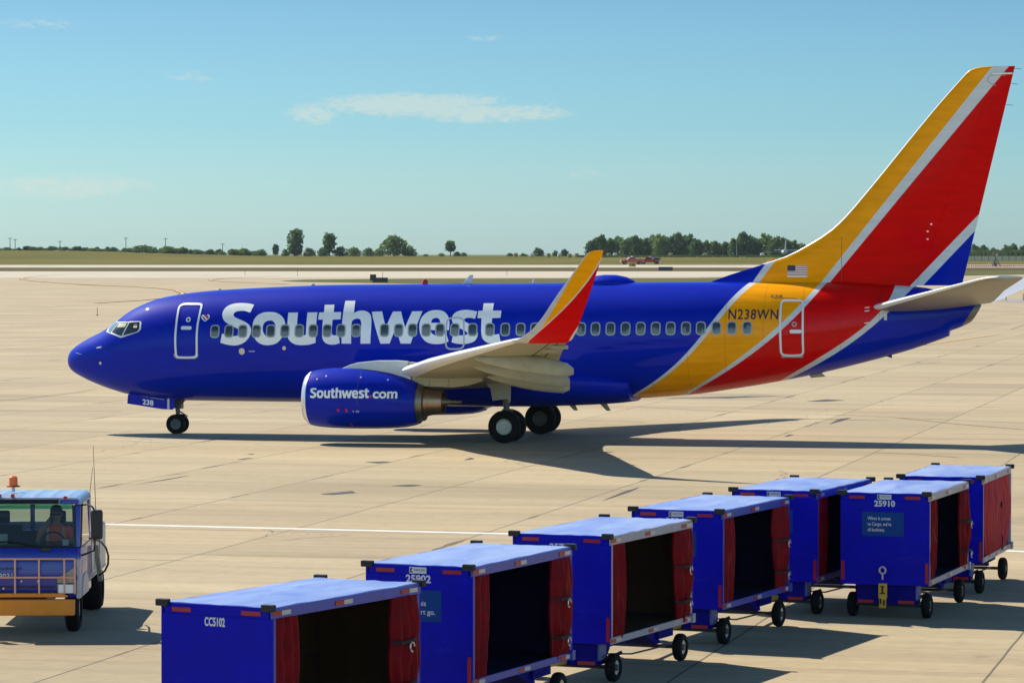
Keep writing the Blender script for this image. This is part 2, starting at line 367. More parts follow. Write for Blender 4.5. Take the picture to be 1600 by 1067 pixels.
LETTERS = [
 ["S", [(7.298,4.560),(7.218,4.293),(7.022,4.348),(6.820,4.348),(6.676,4.315),(6.617,4.243),(6.655,4.164),(6.784,4.096),(7.014,4.009),(7.193,3.909),(7.298,3.789),(7.322,3.632),(7.273,3.473),(7.160,3.330),(6.994,3.224),(6.762,3.169),(6.497,3.190),(6.230,3.261),(6.287,3.579),(6.491,3.507),(6.692,3.486),(6.840,3.509),(6.936,3.582),(6.914,3.677),(6.773,3.771),(6.529,3.880),(6.347,3.989),(6.256,4.099),(6.213,4.225),(6.225,4.367),(6.310,4.493),(6.456,4.572),(6.679,4.614),(6.985,4.612),(7.177,4.591)] ],
 ["o", [(7.882,4.318),(8.136,4.297),(8.351,4.203),(8.489,4.047),(8.541,3.859),(8.523,3.638),(8.415,3.416),(8.250,3.257),(8.019,3.192),(7.788,3.197),(7.590,3.285),(7.456,3.443),(7.380,3.664),(7.369,3.884),(7.406,4.073),(7.517,4.215),(7.686,4.295)],[(7.984,4.032),(8.097,3.998),(8.174,3.904),(8.194,3.778),(8.170,3.636),(8.099,3.525),(7.984,3.477),(7.868,3.508),(7.781,3.602),(7.740,3.744),(7.751,3.886),(7.817,3.981)] ],
 ["u", [(8.601,4.299),(8.947,4.306),(8.961,3.923),(8.973,3.672),(9.030,3.552),(9.153,3.525),(9.300,3.547),(9.297,3.894),(9.288,4.308),(9.640,4.316),(9.649,3.895),(9.648,3.281),(9.434,3.217),(9.171,3.193),(8.941,3.214),(8.761,3.308),(8.661,3.449),(8.627,3.670),(8.612,3.985)] ],
 ["t", [(9.854,4.570),(10.198,4.577),(10.222,4.321),(10.483,4.331),(10.504,4.081),(10.216,4.070),(10.215,3.835),(10.217,3.615),(10.268,3.531),(10.464,3.544),(10.509,3.270),(10.318,3.222),(10.090,3.236),(9.943,3.330),(9.883,3.488),(9.873,3.739),(9.872,4.069),(9.697,4.068),(9.707,4.310),(9.880,4.317)] ],
 ["h", [(10.560,4.708),(10.914,4.713),(10.952,4.292),(11.095,4.364),(11.299,4.373),(11.463,4.315),(11.563,4.201),(11.607,3.957),(11.596,3.262),(11.244,3.256),(11.248,3.956),(11.202,4.079),(11.097,4.107),(10.975,4.074),(10.910,3.998),(10.913,3.256),(10.574,3.254)] ],
 ["w", [(11.577,4.342),(11.943,4.357),(12.126,3.813),(12.325,4.352),(12.612,4.359),(12.810,3.817),(13.002,4.361),(13.367,4.369),(13.017,3.268),(12.662,3.270),(12.488,3.815),(12.273,3.267),(11.951,3.259)] ],
 ["e", [(13.808,4.406),(14.048,4.384),(14.212,4.294),(14.313,4.149),(14.356,3.970),(14.356,3.736),(13.703,3.733),(13.757,3.626),(13.894,3.551),(14.079,3.572),(14.262,3.628),(14.349,3.351),(14.147,3.278),(13.878,3.257),(13.642,3.298),(13.474,3.412),(13.353,3.607),(13.310,3.835),(13.326,4.063),(13.425,4.242),(13.595,4.363)],[(13.705,3.977),(13.746,4.091),(13.858,4.147),(13.980,4.108),(14.042,3.979)] ],
 ["s", [(15.291,4.363),(15.241,4.120),(15.087,4.152),(14.920,4.142),(14.857,4.096),(14.896,4.031),(15.071,3.941),(15.262,3.828),(15.352,3.683),(15.349,3.520),(15.256,3.373),(15.054,3.290),(14.819,3.263),(14.584,3.287),(14.450,3.326),(14.515,3.613),(14.684,3.565),(14.852,3.556),(15.003,3.590),(14.984,3.665),(14.847,3.745),(14.640,3.842),(14.481,3.971),(14.434,4.117),(14.469,4.263),(14.591,4.361),(14.786,4.410),(15.022,4.411)] ],
 ["t", [(15.471,4.639),(15.829,4.646),(15.830,4.398),(16.132,4.399),(16.126,4.156),(15.836,4.145),(15.839,3.880),(15.872,3.653),(15.940,3.595),(16.107,3.615),(16.159,3.362),(15.958,3.302),(15.724,3.310),(15.557,3.423),(15.495,3.586),(15.477,3.878),(15.467,4.144),(15.323,4.143),(15.327,4.389),(15.479,4.390)] ],
]
WIN = [(6.017,3.645),(6.529,3.651),(7.024,3.656),(7.520,3.662),(8.036,3.668),(8.546,3.674),(9.055,3.680),(9.555,3.686),(10.055,3.691),(10.544,3.697),(11.081,3.703),(12.087,3.715),(12.586,3.720),(13.075,3.726),(13.555,3.731),(14.040,3.737),(14.558,3.743),(15.180,3.750),(15.783,3.757),(16.317,3.763),(16.851,3.769),(17.350,3.775),(17.884,3.781),(18.414,3.787),(18.941,3.793),(19.437,3.799),(19.951,3.804),(20.466,3.810),(20.984,3.816),(21.496,3.822),(22.003,3.827),(22.523,3.833),(23.023,3.838),(23.545,3.844),(24.059,3.849),(24.571,3.854)]
DOOR = [(4.664,4.565),(4.994,4.574),(5.299,4.568),(5.365,4.519),(5.375,4.372),(5.374,4.149),(5.362,3.853),(5.365,3.431),(5.365,2.883),(5.319,2.782),(5.224,2.746),(4.716,2.742),(4.624,2.776),(4.593,2.876),(4.569,3.425),(4.563,3.872),(4.543,4.268),(4.541,4.490)]
RDOOR = [(25.768,4.761),(26.250,4.762),(26.358,4.724),(26.390,4.607),(26.414,3.094),(26.375,2.988),(26.261,2.949),(25.808,2.949),(25.708,3.009),(25.685,3.136),(25.658,4.606),(25.687,4.731)]
EXIT = [(14.415,4.139),(14.718,4.140),(14.807,4.095),(14.861,3.972),(14.886,3.288),(14.851,3.174),(14.749,3.108),(14.413,3.096),(14.296,3.138),(14.255,3.252),(14.264,3.937),(14.303,4.083)]
COCK = [(1.705,3.591),(1.744,3.946),(2.184,3.941),(2.669,3.950),(2.684,3.966),(3.139,3.977),(3.195,3.933),(3.217,3.693),(3.125,3.601),(2.539,3.415),(2.432,3.397),(2.193,3.473),(1.926,3.537)]
P1 = [(1.818,3.610),(1.750,3.902),(2.158,3.909),(1.931,3.570)]
P2 = [(2.018,3.593),(2.212,3.894),(2.645,3.910),(2.458,3.463)]
P3 = [(2.530,3.478),(2.712,3.911),(3.110,3.935),(3.136,3.697),(3.056,3.617)]
HEART = [(5.611,4.163),(5.654,4.213),(5.721,4.213),(5.757,4.164),(5.744,4.090),(5.616,3.978),(5.512,4.051),(5.461,4.113),(5.462,4.175),(5.508,4.212),(5.564,4.200)]

# ------------------------------------------------------------------ the airliner
# local frame: x aft from the nose, -y towards the camera (port), z up
PLANE = thing('airliner', 'blue twin engine airliner with red, yellow and silver striped tail taxiing across the apron', 'airliner', (-15.749, 121.169, 0), -.22)
def fus_point(x, z, off=0.0, side=1):
    y = fus_y(x, z); e = .02
    n = Vector((-(fus_y(x+e,z)-fus_y(x-e,z))/(2*e), 1, -(fus_y(x,z+e)-fus_y(x,z-e))/(2*e)))
    n.normalize(); p = Vector((x, y, z)) + n*off
    return (p.x, -p.y*side, p.z)
# fuselage skin
xs = [0,.015,.04,.08,.14,.22,.32,.45]+[.6+.15*i for i in range(44)]+[7.3+.5*i for i in range(27)]+[20.9+.25*i for i in range(44)]
xs = [x for x in xs if x < 31.72]+[31.74]
def fus_ring(x, k=1.0):
    t, b, wd, m = sec(x); ring = []
    for i in range(96):
        a = 2*math.pi*(i+.5)/96; ca, sa = math.cos(a), math.sin(a)
        if sa >= 0: y, z = wd*ca, m+(t-m)*sa
        else: y, z = wd*math.copysign(abs(ca)**(2/2.1), ca), m-(m-b)*abs(sa)**(2/2.15)
        ring.append((x, y*k, m+(z-m)*k))
    return ring
def cut_ring(x, k=1.0): return [(px_+(pz_-4.34)*.62, py_, pz_) for px_, py_, pz_ in fus_ring(x, k)]     # the tail end is cut at a slant
f = MB(); f.loft([fus_ring(x) for x in xs if x < 31.2]+[[(a[0]*.5+b[0]*.5,a[1]*.5+b[1]*.5,a[2]*.5+b[2]*.5) for a,b in zip(fus_ring(31.35),cut_ring(31.35))], cut_ring(31.55), cut_ring(31.74), cut_ring(31.86)]); f.build('fuselage', M_FUS, PLANE, 60)
f = MB(); f.loft([cut_ring(31.863,.985), cut_ring(31.98,.96), cut_ring(32.05,.88), cut_ring(32.06,.7), cut_ring(31.9,.62)], False, False)
TAILC = f.build('exhaust_cone', pm('exhaust grey', (.20,.18,.15), .45, metal=.4, var=.3), PLANE, 50)
f = MB(); f.loft([cut_ring(31.92,.64), cut_ring(31.93,.3)]); f.build('exhaust_hole', M_DARK, TAILC)
# wing to body fairing
rings = []
for i in range(25):
    u = i/24; x = 9.6+u*10.9; k = max(.02, math.sin(math.pi*u))**.55; ring = []
    for j in range(40):
        a = 2*math.pi*(j+.5)/40; ca, sa = math.cos(a), math.sin(a)
        wy = (1.55+.46*k)*math.copysign(abs(ca)**.75, ca); zz = 1.95+(.75*k if sa > 0 else (.62+.26*k))*math.copysign(abs(sa)**.8, sa)
        ring.append((x, wy, zz))
    rings.append(ring)
f = MB(); f.loft(rings); f.build('belly_fairing', M_BLUE, PLANE, 60)

# lettering
TITLE = None
for ch, *loops in LETTERS:
    o = decal('title_letter', flat([catmull(lp) for lp in loops]), M_WHITE, PLANE, lambda x, z: fus_point(x, z, .007), (.4,.07))
# cabin windows
for x, z in WIN:
    fr = decal('cabin_window', flat([rrect(x,z,.335,.45,.12), rrect(x,z,.255,.37,.09)]), M_WFRAME, PLANE, lambda u, v: fus_point(u, v, .013), (0,.08))
    decal('pane', flat([rrect(x,z,.257,.372,.09)]), M_PANE, fr, lambda u, v: fus_point(u, v, .010), (0,.08))
# doors
def door(loop, wd, name, label):
    lp = catmull(loop, 3, 70)
    o = decal(name, flat([offset_loop(lp, wd/2), offset_loop(lp, -wd/2)]), M_OUTL, PLANE, lambda u, v: fus_point(u, v, .015), (.3,.08), label)
    return o
d1 = door(DOOR, .075, 'door', 'front cabin door outlined in white')
decal('door_porthole', flat([rrect(4.99,4.04,.17,.17,.08), rrect(4.99,4.04,.09,.09,.044)]), M_OUTL, d1, lambda u, v: fus_point(u, v, .014), (0,.05))
decal('door_porthole_glass', flat([rrect(4.99,4.04,.085,.085,.042)]), M_DARK, d1, lambda u, v: fus_point(u, v, .013), (0,.05))
decal('handle', flat([rrect(4.955,3.755,.40,.12,.055)]), M_OUTL, d1, lambda u, v: fus_point(u, v, .02), (0,.05))
decal('sill_plate', flat([[(4.56,2.86),(4.50,2.86),(4.53,2.75),(4.62,2.70),(5.30,2.70),(5.40,2.75),(5.43,2.86),(5.39,2.86),(5.34,2.745),(4.62,2.74)]]), M_WFRAME, d1, lambda u, v: fus_point(u, v, .012), (.3,.06))
d2 = door(RDOOR, .07, 'door', 'rear cabin door across the red and yellow bands')
decal('door_porthole', flat([rrect(26.13,3.98,.17,.17,.08), rrect(26.13,3.98,.09,.09,.044)]), M_WFRAME, d2, lambda u, v: fus_point(u, v, .014), (0,.05))
decal('handle', flat([rrect(26.18,3.74,.40,.12,.055)]), M_OUTL, d2, lambda u, v: fus_point(u, v, .02), (0,.05))
decal('sill_plate', flat([[(25.70,2.93),(26.40,2.93),(26.40,2.87),(25.70,2.87)]]), M_WFRAME, d2, lambda u, v: fus_point(u, v, .012), (.3,.06))
door(EXIT, .055, 'overwing_exit', 'overwing exit hatch outlined in grey').data.materials[0] = pm('hatch outline grey', (.50,.53,.56), .4)
# heart badge
hb = decal('heart_emblem', flat([catmull(HEART, 3, 60)]), M_WHITE, PLANE, lambda u, v: fus_point(u, v, .006))
cx, cz = 5.61, 4.12
decal('heart_stripe', flat([[(cx-.085,cz+.085),(cx+.05,cz+.085),(cx+.125,cz+.02),(cx+.09,cz-.055)]]), M_RED, hb, lambda u, v: fus_point(u, v, .009))
decal('heart_stripe', flat([[(cx-.12,cz+.02),(cx-.085,cz+.045),(cx+.04,cz-.085),(cx+.0,cz-.115)]]), pm('emblem blue', (.01,.02,.2), .4), hb, lambda u, v: fus_point(u, v, .009))
# registration, fleet number, flag
decal('registration', text_flat('N238WN', (23.93,4.135,25.585,4.475), .012, 1.12), M_NAVY, PLANE, lambda u, v: fus_point(u, v, .007), (.2,.06))
decal('fleet_number', text_flat('238', (25.27,4.865,25.66,4.955), 0, 1.2), M_NAVY, PLANE, lambda u, v: fus_point(u, v, .007), (.2,.04))
decal('door_line', flat([[(25.38,4.845),(26.17,4.815),(26.17,4.83),(25.38,4.86)]]), M_NAVY, PLANE, lambda u, v: fus_point(u, v, .006), (.2,0))
# cockpit windows, both sides
for s in (1,-1):
    fr = decal('windscreen_frame', flat([COCK]), M_OUTL, PLANE, lambda u, v: fus_point(u, v, .006, s), (.06,.05))
    for q, mm in ((P1,M_COCKL),(P2,M_COCK),(P3,M_COCK)):
        decal('cockpit_window', flat([offset_loop(q, .016)]), mm, fr, lambda u, v: fus_point(u, v, .011, s), (.06,.05))
    decal('sun_blind', flat([[(2.20,3.80),(2.25,3.885),(2.60,3.895),(2.55,3.76),(2.19,3.745)]]), pm('cockpit blind', (.36,.35,.25), .5), fr, lambda u, v: fus_point(u, v, .014, s), (.06,.05))
    decal('headset_shape', flat([rrect(2.98,3.80,.14,.16,.05)]), pm('cockpit seat', (.09,.10,.10), .5), fr, lambda u, v: fus_point(u, v, .014, s), (.06,.05))
# probes, ports, antennas
for x, z, r in ((7.0,2.965,.105),(8.52,3.085,.065),(1.63,2.50,.05)):
    decal('static_port', flat([rrect(x,z,2*r,2.15*r,r*.98)]), pm('port metal', (.62,.58,.50), .35, metal=.5), PLANE, lambda u, v: fus_point(u, v, .008))
decal('port_mark', flat([rrect(7.36,2.97,.22,.045,.02)]), M_WFRAME, PLANE, lambda u, v: fus_point(u, v, .008))
def blade(name, base, h, chord, lean, mat, lat=.035):
    x, z = base; f = MB(); rings = []
    for k in range(5):
        u = k/4; c = chord*(1-.55*u); xx = x+lean*u*h
        rings.append([(xx-c/2,0,z+u*h),(xx-c*.2,-lat,z+u*h),(xx+c/2,0,z+u*h),(xx-c*.2,lat,z+u*h)])
    f.loft(rings); return f.build(name, mat, PLANE, 0)
blade('antenna', (14.55,5.28), .32, .34, .45, M_PYL)
blade('antenna', (16.9,5.31), .16, .10, .1, M_PYL); blade('antenna', (9.0,5.22), .07, .22, .3, M_PYL); blade('antenna', (5.6,5.04), .06, .2, .3, M_PYL)
blade('drain_mast', (18.12,1.32), -.36, .32, -.75, M_FAIR); blade('drain_mast', (19.20,1.38), -.42, .34, -.8, M_FAIR)
f = MB(); f.lathe([(0,.11),(.10,.10),(.16,.05)], (13.05,0,5.28), (0,0,1), 12); f.build('beacon_light', pm('beacon red', (.5,.01,.01), .2), PLANE)
f = MB(); f.loft([[(x, .55*wk*math.cos(a), 5.28+hk*max(0,math.sin(a))) for a in [math.pi*j/16 for j in range(17)]] for x, wk, hk in
    [(18.3,.05,.02),(18.6,.5,.16),(18.95,.85,.28),(19.4,1,.335),(19.8,.97,.33),(20.15,.8,.26),(20.4,.45,.14),(20.52,.1,.03)]], True, True, False); f.build('radome', M_BLUE, PLANE, 60)
f = MB(); f.prism([(26.36,2.42),(26.50,2.14),(26.99,2.19),(26.72,2.44)], lambda a, b, t: (a,t,b), -.09, .09); f.build('tail_skid', M_FAIR, PLANE, 0, .02)
f = MB(); f.prism([(29.0,3.05),(29.05,2.88),(29.24,2.83),(29.2,3.06)], lambda a, b, t: (a,t,b), -.03, .03); f.build('drain_mast', M_DARK, PLANE, 0)
f = MB(); f.tube([(1.5,-1.20,3.03),(1.68,-1.29,3.07)], .022, 8); f.tube([(1.5,-1.2,3.03),(1.46,-1.12,3.02)], .015); f.build('pitot_probe', M_OUTL, PLANE)
decal('nose_mark', flat([[(.52,2.83),(.80,2.79),(.80,2.80),(.52,2.845)]]), M_PYL, PLANE, lambda u, v: fus_point(u, v, .006), (.05,0))
for z, x in ((4.53,28.52),(4.42,28.52),(4.02,28.52)):
    decal('trim_mark', flat([[(x-.09,z-.015),(x+.06,z-.0),(x+.06,z+.03),(x-.09,z+.015)]]), M_WHITE, PLANE, lambda u, v: fus_point(u, v, .007))
f = MB(); f.box((29.12,-.98,4.24),(.10,.04,.24)); f.build('static_vane', M_PYL, PLANE, 0, .01)

# ---- wings
def foil(u):                       # half thickness of a section, chord 0..1
    return 5*(.2969*math.sqrt(u)-.126*u-.3516*u*u+.2843*u**3-.1036*u**4)
US = [0,.006,.02,.05,.09,.15,.25,.38,.52,.66,.8,.92,1.0]
def foil_ring(le, te, th, up, u0=0.0, u1=1.0, camber=.015):
    le, te, up = Vector(le), Vector(te), Vector(up); c = (te-le).length; d = te-le
    us = [u0]+[u for u in US if u0 < u < u1]+[u1]
    top = [le+d*u+up*(c*(foil(u)*th+camber*4*u*(1-u))) for u in us]
    bot = [le+d*u+up*(c*(-foil(u)*th*.9+camber*4*u*(1-u))) for u in us]
    return [tuple(p) for p in top]+[tuple(p) for p in reversed(bot)]
def wz(y): return 1.85+.118*y
WS = []                            # sections of the wing: LE, TE, thickness, up
for y, xle, xte in ((.8,10.55,18.35),(1.9,11.35,18.5),(2.6,11.95,18.52),(4.0,12.92,18.58),(5.8,13.9,18.8),(8.05,14.98,19.4),(10.75,16.49,20.05),(13.1,17.88,20.62),(15.0,19.0,21.1),(16.3,19.78,21.42)):
    WS.append(((xle,y,wz(y)), (xte,y,wz(y)-.03-.012*(xte-xle)), .135 if y < 3 else .115, (0,-.11,1)))
WL = [((20.02,16.75,3.80),(21.52,16.75,3.72)),((20.25,17.05,3.89),(21.75,17.05,3.84)),((20.6,17.3,4.11),(21.95,17.32,4.10)),((20.95,17.47,4.48),(22.12,17.5,4.48)),((21.47,17.64,5.2),(22.40,17.64,5.2)),((21.99,17.77,5.87),(22.65,17.77,5.87)),((22.29,17.85,6.26),(22.80,17.85,6.27)),((22.42,17.87,6.385),(22.83,17.87,6.40)),((22.58,17.88,6.43),(22.85,17.88,6.445))]
WU = [(0,-.2,1),(0,-.5,.87),(0,-.78,.62),(0,-.93,.36),(0,-.98,.2),(0,-.985,.17),(0,-.985,.17),(0,-.985,.17),(0,-.985,.17)]
def mirror(rings, s): return [[(p[0], -p[1]*s, p[2]-(0 if s > 0 else .020*max(0,p[1]-2))) for p in r] for r in rings]
FLAT_LABEL = {1: 'port', -1: 'starboard'}
for s in (1,-1):
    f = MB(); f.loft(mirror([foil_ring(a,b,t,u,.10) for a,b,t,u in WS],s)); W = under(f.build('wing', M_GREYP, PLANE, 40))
    f = MB(); f.loft(mirror([foil_ring(a,b,t*1.03,u,0,.094) for a,b,t,u in WS],s)); f.build('slat', M_SLAT, W, 40)
    f = MB(); f.loft(mirror([foil_ring(WS[-1][0],WS[-1][1],.115,WS[-1][3])]+[foil_ring(a,b,.09,Vector(u).normalized(),camber=0) for (a,b),u in zip(WL,WU)],s))
    f.build('winglet', M_WLET, W, 40)
    # flap track fairings
    for (x0,z0),(x1,z1),y,r in (((17.72,3.10),(20.85,2.74),12.45,.25),((16.95,2.76),(20.1,2.30),9.4,.28),((16.75,2.32),(19.5,2.02),6.5,.28)):
        rings = []
        for k in range(15):
            u = k/14; x = x0+u*(x1-x0); rr = r*(max(0,math.sin(math.pi*min(1,u*.80+.003)))**.75 if u < .98 else .36)
            zc = z0+u*(z1-z0)+.05*math.sin(math.pi*u)
            rings.append([(x, y+.62*rr*math.cos(a), zc+(1.05 if math.sin(a) < 0 else 1.15)*rr*math.sin(a)) for a in [2*math.pi*j/20 for j in range(20)]])
        f = MB(); f.loft(mirror(rings,s)); f.build('flap_track_fairing', M_FAIR, W, 50)
    f = MB()                                                       # gaps between flaps, spoilers and the fixed wing
    for u in (.70,.845):
        p = [Vector(a)+(Vector(b)-Vector(a))*u+Vector(U)*((Vector(b)-Vector(a)).length*(-foil(u)*t*.9+.06*u*(1-u))-.004) for a,b,t,U in WS[1:]]
        f.tube([(q.x,-q.y*s,q.z) for q in p], .016, 4)
    f.build('flap_gap', M_DARK, W)
    for hx, hy, hz, hl in ((21.1,15.7,3.57,.5),(20.6,14.6,3.43,.4)):
        f = MB(); f.box((hx,-hy*s,hz),(hl,.11,.11)); f.build('aileron_hinge', M_FAIR, W, 0, .02)
    # engine
    NAC = [(10.2,2.20,.82,.76),(10.23,2.30,.72,.86),(10.33,2.39,.63,.95),(10.4,2.42,.605,.975),(10.55,2.455,.575,1.005),(10.75,2.49,.55,1.035),(11.1,2.52,.525,1.06),(11.6,2.53,.51,1.075),(12.1,2.52,.51,1.07),(12.6,2.47,.515,1.04),(13.1,2.39,.53,.99),(13.6,2.25,.57,.91),(13.9,2.14,.63,.84),(14.08,2.07,.69,.78)]
    def nring(x, t, b, h, k=1.0, n=56):
        m = (t+b)/2; r = (t-b)/2; out = []
        for j in range(n):
            a = 2*math.pi*j/n; sa = math.sin(a); out.append((x, -s*(4.83+h*k*math.cos(a)), m+r*k*(math.copysign(abs(sa)**.92,sa) if sa < 0 else sa)))
        return out
    def nac_at(x):
        for a, b in zip(NAC, NAC[1:]):
            if x <= b[0]:
                q = (x-a[0])/(b[0]-a[0]); return [a[i]+(b[i]-a[i])*q for i in range(4)]
        return list(NAC[-1])
    f = MB(); f.loft([nring(*n_) for n_ in NAC if n_[0] >= 10.4]+[nring(14.07,2.03,.73,.74), nring(13.6,2.02,.74,.72)], False, False); E = f.build('engine', M_BLUE, PLANE, 50)
    f = MB(); f.loft([nring(10.85,2.13,.87,.69), nring(10.45,2.12,.88,.68), nring(10.28,2.13,.88,.69)]+[nring(*n_) for n_ in NAC if n_[0] <= 10.4], False, False); f.build('inlet_lip', M_LIP, E, 50)
    f = MB(); f.loft([nring(10.86,2.16,.85,.72), nring(11.2,2.16,.85,.72)], False, True); f.build('fan', M_STEEL, E)
    f = MB(); f.lathe([(0,.02),(.1,.10),(.25,.2),(.4,.24)], (10.75,-4.83*s,1.5), (1,0,0), 20); f.build('spinner', M_DARK, E)
    f = MB(); f.lathe([(0,.665),(.25,.645),(.42,.60),(.45,.50)], (13.85,-4.83*s,1.40), (1,0,0), 40); f.build('exhaust_sleeve', M_SLEEVE, E, 50)
    f = MB(); f.lathe([(0,.50),(.08,.47),(.30,.43),(.62,.385),(.625,.36),(.3,.36)], (14.27,-4.83*s,1.42), (1,0,0), 40, True, False); f.build('exhaust_nozzle', M_NOZ, E, 50)
    f = MB(); f.lathe([(0,.27),(.3,.17),(.5,.07),(.86,.045),(.88,.03)], (14.62,-4.83*s,1.43), (1,0,0), 20); f.build('exhaust_plug', M_SLEEVE, E, 50)
    f = MB(); f.prism([(11.40,2.50),(11.7,2.63),(11.97,2.71),(12.63,2.78),(13.3,2.79),(13.7,2.76),(13.85,2.09),(13.0,2.3),(12.2,2.4)], lambda a, b, t: (a,-s*(4.83+t),b), -.17, .17)
    f.build('pylon', M_PYL, E, 30, .05)
    f = MB(); f.prism([(13.72,2.75),(15.0,2.6),(16.25,2.45),(16.24,2.12),(15.8,1.98),(15.26,1.905),(14.28,1.94),(14.0,2.04),(13.87,2.09)], lambda a, b, t: (a,-s*(4.83+t),b), -.18, .18)
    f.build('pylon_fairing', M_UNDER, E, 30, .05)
    f = MB()
    for x_ in (14.45,15.1): f.tube([(x_,-s*5.012,1.93),(x_+.02,-s*5.012,2.3)], .006, 4)
    f.build('fairing_seam', M_STEEL, E)
    def nac_point(x, z, off=.012):
        _, t, b, h = nac_at(x); m = (t+b)/2; r = (t-b)/2; v = max(-.999, min(.999, (z-m)/r)); c = math.sqrt(1-v*v)
        nrm = Vector((0, c/h, v/r)).normalized()
        p = Vector((x, 4.83+h*c, z))+nrm*off; return (p.x, -s*p.y, p.z)
    f = MB(); f.tube([nac_point(12.2,z,.0) for z in [2.5-.06*i for i in range(1,28)]], .006, 4); f.build('cowl_seam', M_STEEL, E)
    if s == 1:
        # the same lettering as on the cabin side, small
        u0, u1 = 6.213, 16.159; z0 = 3.255
        for ch, *loops in LETTERS:
            sc_ = (12.61-10.58)/(u1-u0)
            lp2 = [catmull([(10.58+(p[0]-u0)*sc_, 1.575+(p[1]-z0-.006*(p[0]-6))*sc_*1.12) for p in lp]) for lp in loops]
            decal('cowl_letter', flat(lp2), M_WHITE, E, nac_point, (.1,.06))
        decal('cowl_letter', text_flat('com', (12.73,1.56,13.54,1.79), .03, 1.0), M_WHITE, E, nac_point, (.1,.05))
        decal('cowl_heart', flat([[(12.61,1.66),(12.65,1.68),(12.70,1.65),(12.70,1.60),(12.66,1.575)]]), M_RED, E, nac_point)
        for x in (11.55,11.83): decal('cowl_mark', flat([rrect(x,1.17,.07,.10,.02)]), M_RED, E, nac_point)
        decal('cowl_mark', flat([[(11.80,1.13),(11.87,1.13),(11.93,.62),(11.88,.62)]]), pm('cowl drip red', (.50,.006,.08), .5), E, nac_point, (0,.05))
        decal('cowl_plate', flat([rrect(12.15,1.13,.22,.06,.01)]), M_WFRAME, E, nac_point)
        for x, z in ((10.75,2.17),(11.05,2.27),(12.25,2.24),(13.15,2.16)): decal('cowl_latch', flat([rrect(x,z,.045,.045,.02)]), M_OUTL, E, nac_point)

# ---- fin and rudder
FLE = smooth([(5.0,22.2),(5.39,23.0),(5.98,24.81),(6.22,25.57),(6.58,26.30),(7.12,27.15),(7.6,27.66),(8.2,28.18),(12.24,31.58),(12.45,31.80),(12.54,32.05),(12.575,32.45)])
def fte(z): return 31.50+(z-5.0)*.2378
def hinge(z): return (30.05+(z-5.3)*.372-interp(FLE, z))/(fte(z)-interp(FLE, z))
def fin_ring(z, u0, u1):
    le, te = interp(FLE, z), fte(z); c = te-le; th = min(.11, .40/c*1.1)
    us = [u0]+[u0+(u1-u0)*k/14 for k in range(1,14)]+[u1]
    prof = lambda u: (foil(u)*th if u > .02 else foil(u)*th)*c
    return [(le+c*u, -prof(u), z) for u in us]+[(le+c*u, prof(u), z) for u in reversed(us)]
zs = [5.0,5.2,5.39,5.6,5.8,5.98,6.1,6.22,6.4,6.58,6.85,7.12,7.35,7.6,7.9,8.2]+[8.6+.4*i for i in range(10)]+[12.35,12.45,12.51,12.55,12.575]
f = MB(); f.loft([fin_ring(z,.012,hinge(z)) for z in zs]); FIN = f.build('fin', M_FIN, PLANE, 40)
f = MB(); f.loft([fin_ring(z,0,.0118) for z in zs if z > 5.95]); f.build('fin_leading_edge', M_SLAT, FIN, 40)
f = MB(); f.loft([fin_ring(z,hinge(z)+.0012,1.0) for z in [5.27,5.33]+zs if 5.26 < z]); f.build('rudder', M_FIN, FIN, 40)
def fin_point(x, z, off=.006):
    le, te = interp(FLE, z), fte(z); c = te-le; th = min(.11,.40/c*1.1)
    return (x, -(foil((x-le)/c)*th*c+off), z)
fl = decal('national_flag', flat([[(25.715,5.55),(26.39,5.55),(26.39,5.94),(25.715,5.94)]]), M_WHITE, FIN, lambda u, v: fin_point(u, v, .006), (.2,.1))
for k in range(6):
    z = 5.955-.06*k-.045; decal('flag_stripe', flat([[(25.715 if k > 2 else 25.99,z-.015),(26.39,z-.015),(26.39,z+.015),(25.715 if k > 2 else 25.99,z+.015)]]), pm('flag red', (.30,.02,.01), .4) if k == 0 else MATS['flag red'], fl, lambda u, v: fin_point(u, v, .009), (.2,0))
decal('flag_canton', flat([[(25.715,5.755),(25.99,5.755),(25.99,5.94),(25.715,5.94)]]), pm('flag blue', (.02,.02,.05), .4), fl, lambda u, v: fin_point(u, v, .009), (.2,.1))
f = MB(); f.tube([fin_point(27.55,z,.001) for z in (5.35,5.7,6.1,6.5,6.9)], .008, 4); f.build('fin_seam', M_STEEL, FIN)
f = MB(); f.tube([fin_point(x,12.33,.01) for x in (32.55,32.75,33.0,33.22)], .03, 6); f.build('fin_trim_bar', M_WHITE, FIN)
f = MB(); f.tube([fin_point(x,z,.002) for x, z in ((33.0,12.28),(32.5,12.27),(32.42,12.2),(32.40,12.08),(32.47,12.02),(32.68,11.93))], .012, 4); f.build('fin_panel_line', M_WFRAME, FIN)
f = MB()
for z in (12.5,12.0,11.3): f.tube([(fte(z)-.01,0,z),(fte(z)+.24,0,z-.03)], .008, 4)
f.build('static_wick', M_STEEL, FIN)
for x, z in ((30.55,7.32),(30.43,7.08),(30.43,6.82)): decal('fin_light', flat([rrect(x,z,.07,.05,.02)]), M_WHITE, FIN, fin_point)

